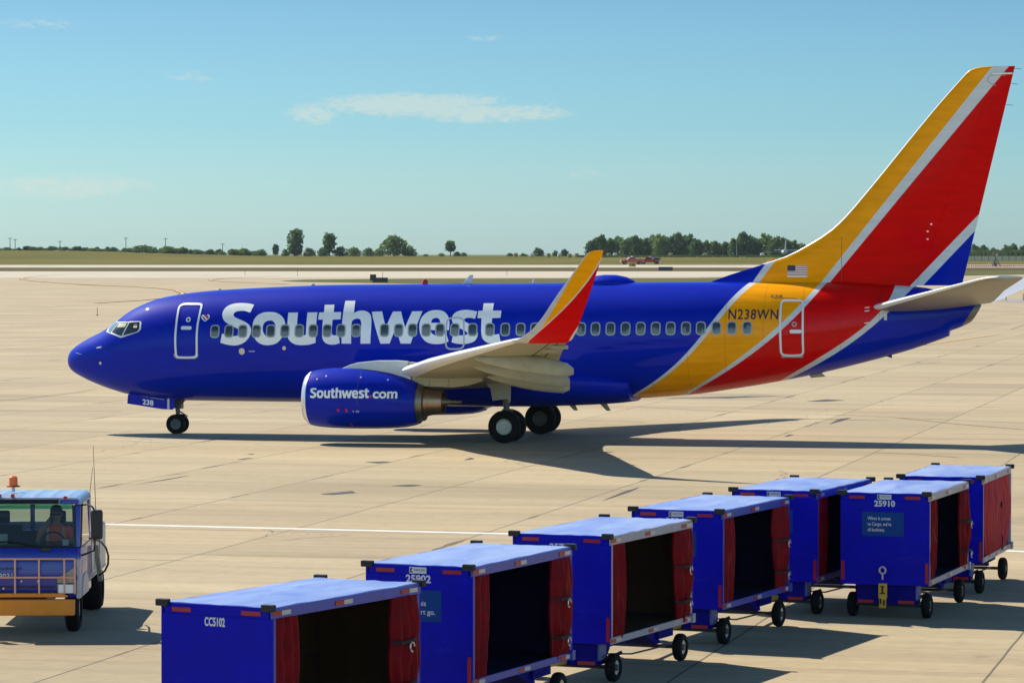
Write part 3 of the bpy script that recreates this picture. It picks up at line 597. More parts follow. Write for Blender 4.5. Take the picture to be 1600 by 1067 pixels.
# ---- tailplane
for s in (1,-1):
    ST = [((28.45,.45,4.50),(32.55,.45,4.70)),((28.75,1.0,4.56),(32.72,1.0,4.77)),((30.8,4.0,5.07),(33.28,4.0,5.15)),((32.6,6.6,5.51),(34.0,6.6,5.52)),((32.95,7.0,5.58),(34.10,7.0,5.585)),((33.3,7.17,5.61),(34.14,7.17,5.61))]
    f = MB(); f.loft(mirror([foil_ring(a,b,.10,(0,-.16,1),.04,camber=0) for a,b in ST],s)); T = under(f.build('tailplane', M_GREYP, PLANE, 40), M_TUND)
    f = MB(); f.loft(mirror([foil_ring(a,b,.10,(0,-.16,1),0,.0395,camber=0) for a,b in ST],s)); f.build('leading_edge', M_SLAT, T, 40)

# ---- landing gear
def wheel(name, parent, c, r, wd, rim_r, rimmat, side=-1, group=None):
    x, y, z = c; h = wd/2
    f = MB(); f.lathe([(-h*.62,rim_r),(-h*.9,rim_r*1.12),(-h,r*.80),(-h*.86,r*.93),(-h*.5,r),(h*.5,r),(h*.86,r*.93),(h,r*.80),(h*.9,rim_r*1.12),(h*.62,rim_r)], (x,y,z), (0,1,0), 40, False, False)
    t = f.build(name, M_TYRE, parent, 50)
    f = MB(); q = side*h*.55
    f.lathe([(q*.2,rim_r*.99),(q,rim_r*.98),(q*.92,rim_r*.86),(q*.55,rim_r*.72),(q*.6,rim_r*.40),(q*1.1,rim_r*.34),(q*1.15,rim_r*.16),(q*.95,.001)], (x,y,z), (0,1,0), 32, True, False)
    f.lathe([(-q*.2,rim_r*.99),(-q,rim_r*.98),(-q*.6,rim_r*.7),(-q*.6,.001)], (x,y,z), (0,1,0), 24, True, False)
    f.build('rim', rimmat, t, 50); return t
NG = MB(); NG.tube([(4.08,0,.34),(4.06,0,.9),(4.02,0,1.45)], [.06,.085,.11], 12); NG.tube([(3.99,-.3,.345),(4.11,.3,.345)], .05, 10)
NG.tube([(4.07,0,.82),(4.42,0,.62),(4.12,0,.42)], .03, 6); NG.box((4.12,0,1.05),(.22,.3,.34)); NG.tube([(4.15,-.1,1.0),(4.5,-.05,1.35)], .04, 8)
G = NG.build('nose_gear', M_STEEL, PLANE, 40)
for y in (-.2,.2): wheel('nose_wheel', G, (4.06,y,.345), .345, .20, .19, M_DRIM, -1 if y < 0 else 1)
for y in (-.47,.47):
    f = MB(); f.prism([(2.48,1.46),(2.38,1.36),(2.36,1.06),(3.62,.88),(4.02,.86),(4.10,.92),(4.12,1.24),(3.78,1.36)], lambda a, b, t: (a,t,b), y-.018, y+.018)
    D = f.build('gear_door', M_BLUE, G, 0, .008)
    sg = -1 if y < 0 else 1
    decal('door_number', text_flat('238', (2.93,1.015,3.33,1.205), .03), M_WHITE, D, lambda u, v: (u, y+sg*.022, v-(u-3.13)*.12))
    decal('door_stripe', flat([[(3.84,.87),(3.92,.865),(3.92,1.28),(3.84,1.30)]]), M_PYL, D, lambda u, v: (u, y+sg*.022, v))
    decal('door_edge', flat([[(2.55,1.41),(3.15,1.30),(3.15,1.285),(2.55,1.395)],[(3.2,1.29),(3.72,1.22),(3.72,1.20),(3.2,1.275)]]), M_WFRAME, D, lambda u, v: (u, y+sg*.021, v))
for s in (1,-1):
    g = MB(); g.tube([(16.62,-2.86*s,.5),(16.6,-2.86*s,1.0),(16.5,-2.9*s,2.3)], [.09,.10,.13], 14); g.tube([(16.62,-3.3*s,.54),(16.62,-2.4*s,.54)], .08, 12)
    g.box((16.62,-2.86*s,1.05),(.32,.3,.14)); g.tube([(16.75,-2.86*s,1.05),(17.0,-2.86*s,.85),(16.72,-2.86*s,.6)], .035, 6); g.tube([(16.55,-2.8*s,1.3),(16.3,-1.7*s,1.75)], .06, 8)
    g.box((16.36,-2.9*s,.98),(.12,.1,.12)); G = g.build('main_gear', M_STEEL, PLANE, 40, .01)
    for y in (3.29,2.43): wheel('main_wheel', G, (16.62,-y*s,.545), .545, .40, .27, M_RIM if y > 3 and s == 1 else M_DRIM, (-s if y > 3 else s))
    f = MB(); f.prism([(15.93,2.12),(15.98,1.92),(16.10,1.80),(16.18,1.40),(16.72,1.48),(16.76,1.30),(16.80,1.42),(16.80,2.0),(16.5,2.2)], lambda a, b, t: (a,-s*(3.12+t+.10*(2-b)),b), -.02, .02)
    f.build('gear_door', M_FAIR, G, 0, .01)

# ------------------------------------------------------------------ ground
def gz(Y, X=0.0):
    if Y < 650: return 0.0
    if Y < 1460: z = .0055*(Y-650)
    else: z = 4.455-min(11.0, (Y-1460)*.012)
    if Y > 1065:
        k = min(1,(Y-1065)/395.0); hump = 2.5*max(0,min(1,(-95-X)/95.0))**1.2
        z += k*hump*(1 if Y <= 1460 else max(0,1-(Y-1460)/150))
    return z
def concrete(name, c0, c1, far=False):
    m, nt, b = base_mat(name)
    g = N(nt, 'ShaderNodeNewGeometry'); P = g.outputs['Position']
    rot = N(nt, 'ShaderNodeMapping'); rot.inputs['Rotation'].default_value = (0,0,R(13.5)); nt.links.new(P, rot.inputs[0])
    s = N(nt, 'ShaderNodeSeparateXYZ'); nt.links.new(rot.outputs[0], s.inputs[0]); u, v = s.outputs[0], s.outputs[1]
    st = N(nt, 'ShaderNodeMapping'); st.inputs['Scale'].default_value = (.12,1.0,1); nt.links.new(rot.outputs[0], st.inputs[0])
    n1 = noise(nt, st.outputs[0], .22, 6, .62); n2 = noise(nt, P, 3.2, 5, .6); n3 = noise(nt, st.outputs[0], 1.5, 5, .65)
    col = mixc(nt, ramp(nt, n1, [(.30,0),(.70,1)]), c0, c1)
    # slabs poured at different times
    wn = N(nt, 'ShaderNodeTexWhiteNoise', noise_dimensions='2D'); fl = N(nt, 'ShaderNodeCombineXYZ')
    nt.links.new(math_(nt,'FLOOR',math_(nt,'DIVIDE',math_(nt,'ADD',u,18.7),4.57)), fl.inputs[0]); nt.links.new(math_(nt,'FLOOR',math_(nt,'DIVIDE',v,7.6)), fl.inputs[1]); nt.links.new(fl.outputs[0], wn.inputs['Vector'])
    col = mixc(nt, 1.0, col, ramp(nt, wn.outputs['Value'], [(0,.90),(1,1.06)]), 'MULTIPLY')
    col = mixc(nt, 1.0, col, ramp(nt, n2, [(.2,.88),(.8,1.09)]), 'MULTIPLY')
    col = mixc(nt, 1.0, col, ramp(nt, n3, [(.25,.87),(.62,1.05)]), 'MULTIPLY')
    # tyre rubber and oil
    t2 = N(nt, 'ShaderNodeMapping'); t2.inputs['Scale'].default_value = (.05,.9,1); nt.links.new(rot.outputs[0], t2.inputs[0])
    n4 = noise(nt, t2.outputs[0], .75, 5, .7, .4)
    col = mixc(nt, math_(nt,'MULTIPLY',ramp(nt, n4, [(.56,0),(.72,1)]),.34), col, (.12,.095,.075))
    n5 = noise(nt, P, .9, 4, .6); col = mixc(nt, math_(nt,'MULTIPLY',ramp(nt, n5, [(.64,0),(.74,1)]),.30), col, (.13,.11,.09))
    # fine drag streaks and a pinkish cast where the mix changes
    t3 = N(nt, 'ShaderNodeMapping'); t3.inputs['Scale'].default_value = (.035,1.6,1); nt.links.new(rot.outputs[0], t3.inputs[0])
    col = mixc(nt, 1.0, col, ramp(nt, noise(nt, t3.outputs[0], 1.1, 7, .75), [(.32,.90),(.5,1.0),(.72,1.05)]), 'MULTIPLY')
    col = mixc(nt, ramp(nt, noise(nt, st.outputs[0], .09, 3, .5), [(.45,0),(.62,.5)]), col, mixc(nt, 1.0, col, (1.04,.97,.93), 'MULTIPLY'))
    # joints
    def joint(c, off, pitch, half, wob, seed):
        nz = noise(nt, P, .35, 3, .5)
        f = math_(nt,'PINGPONG',math_(nt,'ADD',math_(nt,'ADD',c,off),math_(nt,'MULTIPLY',nz,wob)),pitch/2)
        w_ = math_(nt,'MULTIPLY_ADD',ramp(nt, noise(nt, P, seed, 3, .6), [(.57,0),(.70,1)]), half*4.2, half)
        return math_(nt,'LESS_THAN',f,w_)
    if not far:
        j1 = joint(u, 18.7, 4.57, .021, .05, .21); j2 = joint(v, 1.2, 7.6, .017, .05, .17)
        vo = N(nt, 'ShaderNodeTexVoronoi', feature='DISTANCE_TO_EDGE'); vo.inputs['Scale'].default_value = .11
        wv = N(nt, 'ShaderNodeVectorMath', operation='ADD'); wc = N(nt, 'ShaderNodeCombineXYZ'); nz_ = noise(nt, P, .5, 4, .6)
        for k_ in (0,1): nt.links.new(math_(nt,'MULTIPLY',nz_,1.6+k_), wc.inputs[k_])
        nt.links.new(P, wv.inputs[0]); nt.links.new(wc.outputs[0], wv.inputs[1]); nt.links.new(wv.outputs[0], vo.inputs['Vector'])
        crk = math_(nt,'MULTIPLY',math_(nt,'LESS_THAN',vo.outputs['Distance'],.0022),ramp(nt, noise(nt, P, .06, 3, .5), [(.54,0),(.6,1)]))
        col = mixc(nt, math_(nt,'MULTIPLY',crk,.6), col, (.06,.05,.045))
        col = mixc(nt, math_(nt,'MULTIPLY',math_(nt,'MAXIMUM',j1,math_(nt,'MULTIPLY',j2,.75)),.72), col, (.045,.042,.038))
    nt.links.new(col, b.inputs['Base Color']); b.inputs['Roughness'].default_value = .85; b.inputs['Specular IOR Level'].default_value = .25
    return m
M_CONC = concrete('apron concrete', (.345,.275,.168), (.455,.366,.226))
M_CONC2 = concrete('runway concrete', (.43,.38,.285), (.53,.485,.385), True)
def grass(name, a, b_, c):
    m, nt, b = base_mat(name); g = N(nt, 'ShaderNodeNewGeometry')
    mp = N(nt, 'ShaderNodeMapping'); mp.inputs['Scale'].default_value = (.35,.30,1); nt.links.new(g.outputs['Position'], mp.inputs[0])
    n1 = noise(nt, mp.outputs[0], .035, 5, .6, .5); n2 = noise(nt, g.outputs['Position'], .6, 4, .6)
    col = mixc(nt, ramp(nt, n1, [(.35,0),(.65,1)]), a, b_); col = mixc(nt, ramp(nt, n2, [(.45,0),(.8,.6)]), col, c)
    nt.links.new(col, b.inputs['Base Color']); b.inputs['Roughness'].default_value = 1; b.inputs['Specular IOR Level'].default_value = .05
    return m
M_FIELD = grass('dry field grass', (.095,.095,.012), (.165,.132,.028), (.068,.080,.010))
M_VERGE = grass('verge grass', (0.082,0.066,0.021), (0.123,0.094,0.037), (0.057,0.049,0.016))
M_ISLE = grass('mown island grass', (.075,.098,.022), (.13,.115,.045), (.065,.08,.022))
def structure(name, mb, mat, smooth=0, recalc=False):
    o = mb.build(name, mat, None, smooth, recalc=recalc); o['kind'] = 'structure'; return o
XB = [-9000,-1500,-700,-480]+[-400+20*i for i in range(41)]+[480,700,1500,9000]
def band(name, Ys, mat):
    f = MB(); n = len(XB)
    f.add([(x,Y,gz(Y,x)) for Y in Ys for x in XB], [(j*n+i,j*n+i+1,(j+1)*n+i+1,(j+1)*n+i) for j in range(len(Ys)-1) for i in range(n-1)])
    return structure(name, f, mat)
band('apron', [-2000,0,60,200,400,650,740,888], M_CONC)
band('grass_verge', [888,930,984], M_VERGE)
band('runway', [984,1020,1065.6], M_CONC2)
band('grass_field', [1065.6,1100,1150,1200,1260,1320,1380,1430,1460,1475,1500,1560,1650,1800,2100,2400,3000,5000,14000], M_FIELD)
def sheet(name, polys, mat, dz):
    f = MB()
    for p in polys: f.add([(x,y,gz(y,x)+dz) for x,y in p], [tuple(range(len(p)))])
    return structure(name, f, mat)
sheet('grass_island', [[(-48,708),(-44,697),(-20,672),(10,668),(60,690),(92,778),(130,830),(140,905),(95,868),(70,790),(40,752),(-20,742),(-44,726)]], M_ISLE, .05)
sheet('bright_taxiway', [[(-400,884),(-400,752),(-20,752),(40,764),(70,800),(95,884)],[(120,884),(150,760),(400,760),(400,884)]], pm('taxiway concrete', (.45,.39,.285), .85, var=.08, scale=.05), .03)
def strip(pts, wd):
    pts = [Vector(p) for p in pts]; L = []; Rr = []
    for i, p in enumerate(pts):
        d = (pts[min(i+1,len(pts)-1)]-pts[max(0,i-1)]).normalized(); n = Vector((-d.y,d.x))*wd/2; L.append(p+n); Rr.append(p-n)
    return [[tuple(L[i]),tuple(L[i+1]),tuple(Rr[i+1]),tuple(Rr[i])] for i in range(len(pts)-1)]
M_PAINT = pm('worn white road paint', (.72,.70,.64), .7, var=.12, scale=3)
M_YPAINT = pm('worn yellow road paint', (.70,.40,.08), .7, var=.15, scale=1.2)
M_TAR = pm('joint tar', (.05,.046,.042), .8, var=.3, scale=1.0)
M_RUST = pm('faded orange line', (.42,.24,.12), .8, var=.3, scale=1.0)
sheet('white_lane_line', strip([(-40,90.5),(-9.55,80.14),(0,77.41),(10.75,72.93),(30,65)], .34), M_PAINT, .004)
L_TAR = [[(-82.61,537.59),(-77.64,583.51),(-65.7,615.03)],[(-52.74,343.12),(-48.57,350.16),(-43.1,353.79),(-40.42,359.38)],[(-38.17,248.29),(-35.21,253.83),(-33.11,263.63)],[(-34.08,221.67),(-31.68,228.35),(-30.55,237.9)],[(-22.48,146.16),(-21.38,148.06),(-19.83,155.49),(-19.4,159.12)],[(-22.67,147.42),(-19.82,146.79),(-16.92,145.54)],[(4.95,146.47),(7.61,144.92),(10.85,144.61),(14.23,143.09),(21.03,140.15)],[(5.28,140.73),(9.2,136.23),(12.58,134.09),(19.14,127.57)],[(9.22,149.04),(9.66,149.36),(10.93,153.39),(12.33,149.36)],[(7.51,154.09),(11.12,152.03)],[(21.82,192.31),(24.86,197.89)],[(41.41,308.97),(44.33,295.59)],[(41.09,280.99),(44.71,298.17)],[(-20.65,137.61),(-19.1,137.61)]]
L_RUST = [[(-21.21,137.88),(-18.07,137.61),(-15.65,136.78)],[(-18.85,122.52),(-16.49,122.08),(-14.33,121.21)],[(1.71,130.00),(3.87,129.01),(5.04,128.04)],[(14.73,132.01),(16.63,126.62),(18.78,122.08)],[(11.64,108.83),(12.58,108.14),(13.94,106.11)],[(-59.18,394.69),(-49.81,408.86),(-45.14,418.89)]]
L_YEL = [[(15.19,202.59),(21.82,219.54),(27.96,233.03),(37.56,263.63)],[(-67.84,795.60),(-92.94,826.48),(-106.77,813.85),(-109.10,792.05),(-108.83,769.15),(-106.71,742.34),(-103.14,722.19),(-96.61,698.50),(-85.89,666.15),(-70.42,626.31),(-61.40,595.72),(-55.51,564.23),(-50.36,522.78),(-48.57,498.37),(-48.10,470.88),(-48.93,446.27),(-51.67,424.10)],[(-53.68,795.60),(-59.65,766.94),(-63.57,745.45),(-63.71,720.24),(-61.52,705.91),(-56.82,692.14),(-50.89,678.89),(-43.70,666.15)]]
L_WHI = [[(-12.91,115.66),(-11.96,114.88),(-11.15,114.30)],[(0.67,118.27),(2.20,117.25),(5.65,115.86),(7.96,114.69)],[(-4.55,121.21),(-2.51,121.65),(-0.92,122.52)]]
L_PATCH = [[(-10.17,96.77),(-9.67,98.16),(-9.29,99.02),(-9.74,97.88)],[(-10.66,93.07),(-9.57,96.22),(-9.18,97.88),(-10.39,93.84)],[(-8.48,105.13),(-8.24,105.78),(-8.02,106.11),(-8.29,105.13)],[(-3.33,93.32),(-2.82,93.84),(-2.46,93.58),(-2.79,93.07)],[(6.58,149.36),(9.91,151.02),(11.92,151.35),(9.52,149.36)],[(12.58,145.85),(13.61,148.06),(14.35,147.11),(13.40,145.85)],[(-4.48,103.85),(-3.91,104.17),(-3.66,103.85),(-4.07,103.22)],[(-1.48,104.81),(-1.29,106.11),(-1.15,105.46)],[(-8.39,107.79),(-8.26,108.14),(-8.13,107.79)],[(-5.07,90.11),(-4.28,91.32),(-4.15,90.59),(-4.72,89.87)],[(11.76,126.62),(12.48,130.50),(13.10,131.76),(12.58,129.50)],[(9.40,117.86),(9.69,119.51),(9.85,119.30)],[(2.30,87.56),(2.99,91.08),(3.48,92.81),(3.16,91.08)]]

def noisy(l):
    rnd = random.Random(len(l)); return [(x+rnd.uniform(-.05,.05), y+rnd.uniform(-.1,.1)) for x,y in l]
sheet('joint_seams', [q for l in L_TAR for q in strip(l, .055+.0003*max(0,l[0][1]-100))], M_TAR, .004)
sheet('tar_patches', L_PATCH, M_TAR, .008)
sheet('faded_guide_lines', [q for l in L_RUST for q in strip(l, .10+.0004*max(0,l[0][1]-100))], M_RUST, .012)
sheet('taxi_line_border', [q for l in L_YEL[1:] for q in strip(l, 1.0)], M_TAR, .03)
sheet('taxi_line', [q for l in L_YEL for q in strip(l, .14 if l is L_YEL[0] else .42)], M_YPAINT, .06)
sheet('thin_white_line', [q for l in L_WHI for q in strip(l, .12)], M_PAINT, .016)
sheet('grey_strip', [[(62,462),(90,475),(90,440),(63,432)]], pm('strip grey', (.28,.26,.22), .8, var=.1, scale=.3), .02)  # flat grey strip across the far apron

# ------------------------------------------------------------------ baggage carts
def worn_blue(name, col, rough, scuff=(.055,.095,.36)):
    m, nt, b = base_mat(name); t = N(nt, 'ShaderNodeTexCoord'); v = t.outputs['Object']
    f1 = noise(nt, v, 1.8, 6, .6); mp2 = N(nt, 'ShaderNodeMapping'); mp2.inputs['Scale'].default_value = (.45,.45,1.3); nt.links.new(v, mp2.inputs[0]); f2 = noise(nt, mp2.outputs[0], 9, 7, .72, .8); s = N(nt, 'ShaderNodeSeparateXYZ'); nt.links.new(v, s.inputs[0])
    c = mixc(nt, 1.0, col, ramp(nt, f1, [(.3,.80),(.7,1.1)]), 'MULTIPLY')
    zone = math_(nt,'SUBTRACT',1.0,math_(nt,'MULTIPLY',math_(nt,'ABSOLUTE',math_(nt,'SUBTRACT',s.outputs[2],1.22)),4.0),clamp=True)   # a belt where bags and tugs rub
    k = math_(nt,'MULTIPLY',ramp(nt, f2, [(.57,0),(.74,1)]), math_(nt,'MULTIPLY_ADD',zone,.45,.06))
    nt.links.new(mixc(nt, k, c, scuff), b.inputs['Base Color']); b.inputs['Roughness'].default_value = rough
    nt.links.new(math_(nt,'MULTIPLY_ADD',f1,.2,rough-.1), b.inputs['Roughness'])
    bp = N(nt, 'ShaderNodeBump'); bp.inputs['Strength'].default_value = .35; bp.inputs['Distance'].default_value = .03; nt.links.new(f1, bp.inputs['Height']); nt.links.new(bp.outputs[0], b.inputs['Normal'])
    b.inputs['Specular IOR Level'].default_value = .12
    return m
M_CART = worn_blue('cart blue paint', (.0005,.002,.40), .45)
def roof_mat():
    m, nt, b = base_mat('cart roof sheet'); t = N(nt, 'ShaderNodeTexCoord'); oi = N(nt, 'ShaderNodeObjectInfo')
    mp = N(nt, 'ShaderNodeMapping'); mp.inputs['Scale'].default_value = (1.6,.45,1); mp.inputs['Rotation'].default_value = (0,0,.35); nt.links.new(t.outputs['Object'], mp.inputs[0])
    ad = N(nt, 'ShaderNodeVectorMath', operation='ADD'); nt.links.new(mp.outputs[0], ad.inputs[0]); nt.links.new(oi.outputs['Location'], ad.inputs[1])
    f = noise(nt, ad.outputs[0], 1.1, 7, .62, .5); f2 = noise(nt, ad.outputs[0], 9, 5, .7)
    c = mixc(nt, ramp(nt, f, [(.34,0),(.62,1)]), (.13,.20,.50), (.29,.365,.60)); c = mixc(nt, ramp(nt, f2, [(.55,0),(.75,.5)]), c, (.33,.41,.62))
    nt.links.new(c, b.inputs['Base Color']); b.inputs['Roughness'].default_value = .42; b.inputs['Specular IOR Level'].default_value = .5
    bp = N(nt, 'ShaderNodeBump'); bp.inputs['Strength'].default_value = .5; bp.inputs['Distance'].default_value = .03; nt.links.new(f, bp.inputs['Height']); nt.links.new(bp.outputs[0], b.inputs['Normal'])
    return m
M_CROOF = roof_mat()
M_CRAIL = pm('cart rail paint', (.035,.055,.36), .4, var=.15, scale=4)
M_CGREY = pm('cart rail grey', (.30,.30,.36), .4, var=.15, scale=4)
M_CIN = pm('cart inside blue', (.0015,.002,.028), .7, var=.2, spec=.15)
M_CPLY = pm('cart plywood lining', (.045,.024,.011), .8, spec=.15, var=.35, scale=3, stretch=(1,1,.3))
M_CURT = pm('red curtain vinyl', (.17,.001,.006), .5, var=.4, scale=5, bump=.45, spec=.09)
M_CURTL = pm('lit red curtain', (.46,.04,.045), .55, spec=.1, var=.3, scale=5, stretch=(1,1,.25), bump=.3)  # paler copy of the curtain red, its stronger light put into the colour
M_BUMP = pm('bumper rubber', (.012,.012,.012), .7)
M_RTAPE = pm('red reflective tape', (.32,.004,.008), .35, var=.15, scale=10)
M_WTAPE = pm('white reflective tape', (.46,.45,.43), .35, var=.15, scale=10)
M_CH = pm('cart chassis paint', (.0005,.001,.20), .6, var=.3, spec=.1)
M_CRIM = pm('cart wheel rim', (.60,.59,.54), .5, var=.15)
M_YTOW = pm('yellow tow bar', (.62,.36,.02), .5, var=.3)
M_SIGN = pm('sign panel', (.002,.045,.22), .5, var=.06, spec=.15)
M_PLATE = pm('maker plate', (.55,.56,.58), .35, metal=.3)
M_STEN = pm('stencil white', (.60,.60,.60), .5, var=.12, scale=12)
M_CHROME = pm('hook steel', (.6,.58,.55), .3, metal=.9)
CW, CL, CZ = 1.58, 3.50, 2.21
def curtain(cart, b0, b1, z0, z1, folds, out, seed, mat, ties=()):
    rnd = random.Random(seed); n = folds*8+1; rows = 22; ph = rnd.uniform(0,6); rings = []
    am = [rnd.uniform(.6,1.3) for _ in range(folds+2)]
    for r in range(rows+1):
        w_ = r/rows; z = z1+(z0-z1)*w_; pin = 1.0
        for tz in ties: pin -= .12*math.exp(-((z-tz)/.10)**2)
        bul = out*math.sin(math.pi*min(1,.12+w_*.92))**.8
        mid = (b0+b1)/2; half = (b1-b0)/2*(.72+.28*math.sin(math.pi*min(1,.1+w_*.9)))*pin
        front = []; back = []
        for i in range(n):
            u = i/(n-1); b = mid+(u-.5)*2*half+.02*math.sin(3*w_+u*5+ph)
            a = CW/2-.03+bul*math.sin(math.pi*u)**.6+(.034*am[int(u*folds)]*math.sin(2*math.pi*folds*u+ph+1.2*math.sin(2.3*w_+ph)+.5*math.sin(5.1*w_+2*ph))+.012*math.sin(17*u+9*w_+ph)*math.sin(math.pi*u)+.009*math.sin(23*w_-11*u+ph)*math.sin(math.pi*u))*pin
            front.append((a,b,z)); back.append((a-.03,b,z))
        rings.append(front+back[::-1])
    f = MB(); f.loft(rings); o = f.build('curtain', mat, cart, 60)
    for tz in ties:
        f = MB(); f.tube([(CW/2-.03,b0+.06,tz),(CW/2+out*.7+.03,b0+.14,tz-.01),(CW/2+out*.75+.045,(b0+b1)/2+.02,tz),(CW/2+out*.6+.03,(b0+b1)/2+.1,tz+.01)], .020, 6); f.build('strap', M_BUMP, o)
        f = MB(); f.tube([(CW/2+out*.8+.07,(b0+b1)/2-.06+.05*math.cos(a),tz-.07+.06*math.sin(a)) for a in [i*.7 for i in range(8)]], .011, 5); f.build('hook', M_CHROME, o)
    return o
def cart(pose, label, number=None, sign=None, plate=True, ply=False, closed=False, rail=M_CRAIL, seed=0, tow=True, hook=False, partial=False):
    cx, cy, yaw = pose
    t = thing('baggage_cart', label, 'baggage cart', (cx,cy,0), -yaw, 'covered baggage carts parked in a row')
    rnd = random.Random(seed)
    W2 = CW/2
    # roof: slightly domed sheet on a frame
    f = MB(); n = 13; rings = []
    for j in range(n):
        b = .035+j*(CL-.07)/(n-1); row = []
        for i in range(13):
            a = -W2+.03+i*(CW-.06)/12; u = i/12
            row.append((a,b,2.205+.022*math.sin(math.pi*u)*math.sin(math.pi*j/(n-1))**.5+rnd.uniform(-.007,.006)))
        rings.append(row+[(W2-.03,b,2.15),(-W2+.03,b,2.15)])
    f.loft(rings); f.build('roof', M_CROOF, t, 60)
    f = MB(); f.span(-W2+.05,W2-.05,.0,.035,2.07,2.20); f.span(-W2+.05,W2-.05,CL-.035,CL,2.07,2.20); f.span(-W2,-W2+.03,0,CL,2.07,2.20); f.build('roof_frame', M_CART, t, 0, .006)
    f = MB(); f.span(W2-.03,W2,.0,CL,2.07,2.20); f.build('roof_rail', rail, t, 0, .008)
    f = MB(); f.span(-W2,W2,.0,.03,.60,2.069); f.build('front_panel', M_CART, t, 0, .005)
    f = MB(); f.span(-W2,W2,CL-.03,CL,.60,2.069); f.build('rear_panel', M_CART, t, 0, .005)
    f = MB(); f.span(-W2,-W2+.03,.032,CL-.032,.60,2.068); f.build('side_panel', M_CART, t, 0, .005)
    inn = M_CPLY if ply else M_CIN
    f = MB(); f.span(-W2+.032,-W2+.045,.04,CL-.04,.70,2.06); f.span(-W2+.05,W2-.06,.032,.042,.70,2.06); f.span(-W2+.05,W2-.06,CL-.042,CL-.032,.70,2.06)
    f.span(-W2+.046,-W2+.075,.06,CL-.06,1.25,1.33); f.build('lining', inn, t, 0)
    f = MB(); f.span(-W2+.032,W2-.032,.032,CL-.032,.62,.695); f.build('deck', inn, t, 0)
    f = MB(); f.span(W2-.03,W2+.004,.0,CL,.60,.70); f.box((W2+.02,CL-.05,.66),(.05,.12,.14)); f.build('deck_rail', rail, t, 0, .008)
    for b in (.045, CL-.075): f = MB(); f.span(W2-.06,W2-.002,b-.012,b+.042,.702,2.068); f.build('corner_post', rail, t, 0, .006)
    # chassis
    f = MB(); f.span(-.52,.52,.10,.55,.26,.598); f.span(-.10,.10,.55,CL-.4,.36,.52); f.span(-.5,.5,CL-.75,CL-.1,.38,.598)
    f.prism([(CL-1.5,.598),(CL-.75,.598),(CL-.55,.30),(CL-.75,.30)], lambda b, z, q: (q,b,z), -.45, .45); f.build('chassis', M_CH, t, 0, .01)
    f = MB(); f.span(.50,.56,.14,.40,.34,.598); f.build('side_plate', pm('cart side plate', (.10,.12,.30), .5, var=.2) if 'cart side plate' not in MATS else MATS['cart side plate'], t, 0, .006)
    f = MB(); f.tube([(-.66,.43,.215),(.66,.43,.215)], .03, 8); f.tube([(-.66,CL-.22,.215),(.66,CL-.22,.215)], .03, 8)
    f.tube([(.45,.5,.40),(.3,CL*.6,.22),(.45,CL-.3,.24)], .014, 6); f.tube([(.4,1.1,.3),(.52,1.15,.36)], .03, 6); f.build('axle', M_STEEL, t)
    for a in (-.66,.66):
        for b in (.43, CL-.22):
            sg = 1 if a > 0 else -1; r, h = .215, .075
            f = MB(); f.lathe([(-h*.6,.11),(-h,.13),(-h,.17),(-h*.75,.203),(-h*.3,.215),(h*.3,.215),(h*.75,.203),(h,.17),(h,.13),(h*.6,.11)], (a,b,.215), (1,0,0), 28, False, False)
            wl = f.build('wheel', M_TYRE, t, 50)
            f = MB(); q = sg*h*.62; f.lathe([(0,.115),(q,.114),(q*1.05,.10),(q*.7,.085),(q*.7,.05),(q*1.3,.045),(q*1.4,.02),(q*1.3,.001)], (a,b,.215), (1,0,0), 24, True, False); rm = f.build('rim', M_CRIM if ply or seed == 5 else M_PLATE, wl, 40)
            f = MB(); f.lathe([(q*.6,.052),(q*1.5,.048),(q*1.6,.02),(q*1.5,.001)], (a,b,.215), (1,0,0), 16, True, False); f.build('hub_cap', M_STEEL, rm, 40)
    # bumpers and tape
    for a, b in ((-W2+.03,-.005),(W2-.05,-.005),(-W2+.08,CL+.005),(W2-.03,CL+.005)):
        f = MB(); f.box((a,b,2.20),(.17,.085,.085)); f.build('bumper', M_BUMP, t, 0, .014)
    for a in (-W2+.295, W2-.30): f = MB(); f.box((a,-.002,2.125),(.27,.006,.052)); f.build('reflector', M_RTAPE, t, 0)
    for z, bb in ((2.13,(.20,1.62,CL-.30)),(.65,(.20,1.75,CL-.26))):
        for b in bb:
            f = MB(); f.use(M_RTAPE).box((W2+.006,b-.10,z),(.006,.20,.055)).use(M_WTAPE).box((W2+.006,b+.10,z),(.006,.20,.055)); f.build('reflector', None, t, 0)
    f = MB(); f.box((W2-.045,-.002,.82),(.055,.006,.36)); f.build('reflector', M_RTAPE, t, 0)
    f = MB(); f.box((-W2+.045,-.002,.84),(.055,.006,.33)); f.build('reflector', M_RTAPE, t, 0)
    for a in (-.36,.36): f = MB(); f.box((a,.096,.30),(.28,.006,.055)); f.build('reflector', M_RTAPE, t, 0)
    front = lambda off: (lambda u, v: (u, -off, v))
    if plate:
        f = MB(); f.box((-.01,-.004,2.135),(.25,.008,.085)); p = f.build('maker_plate', M_PLATE, t, 0)
        decal('plate_text', text_flat('PARCAN', (-.065,2.125,.095,2.155), .0), M_NAVY, p, front(.0095))
        decal('plate_mark', flat([[(-.125,2.105),(-.08,2.105),(-.108,2.135),(-.08,2.165),(-.125,2.165)]]), M_NAVY, p, front(.0095))
    if number: decal('fleet_number', text_flat(number[0], number[1], .035, 1.02), M_STEN, t, front(.0025))
    if sign:
        f = MB(); f.box((-.035,-.0015,1.66),(.74,.003,.42)); sg = f.build('sign', M_SIGN, t, 0)
        for tl_ in text_lines(sign[0], sign[1], .012, .98): decal('sign_text', tl_, M_STEN, sg, front(.005))
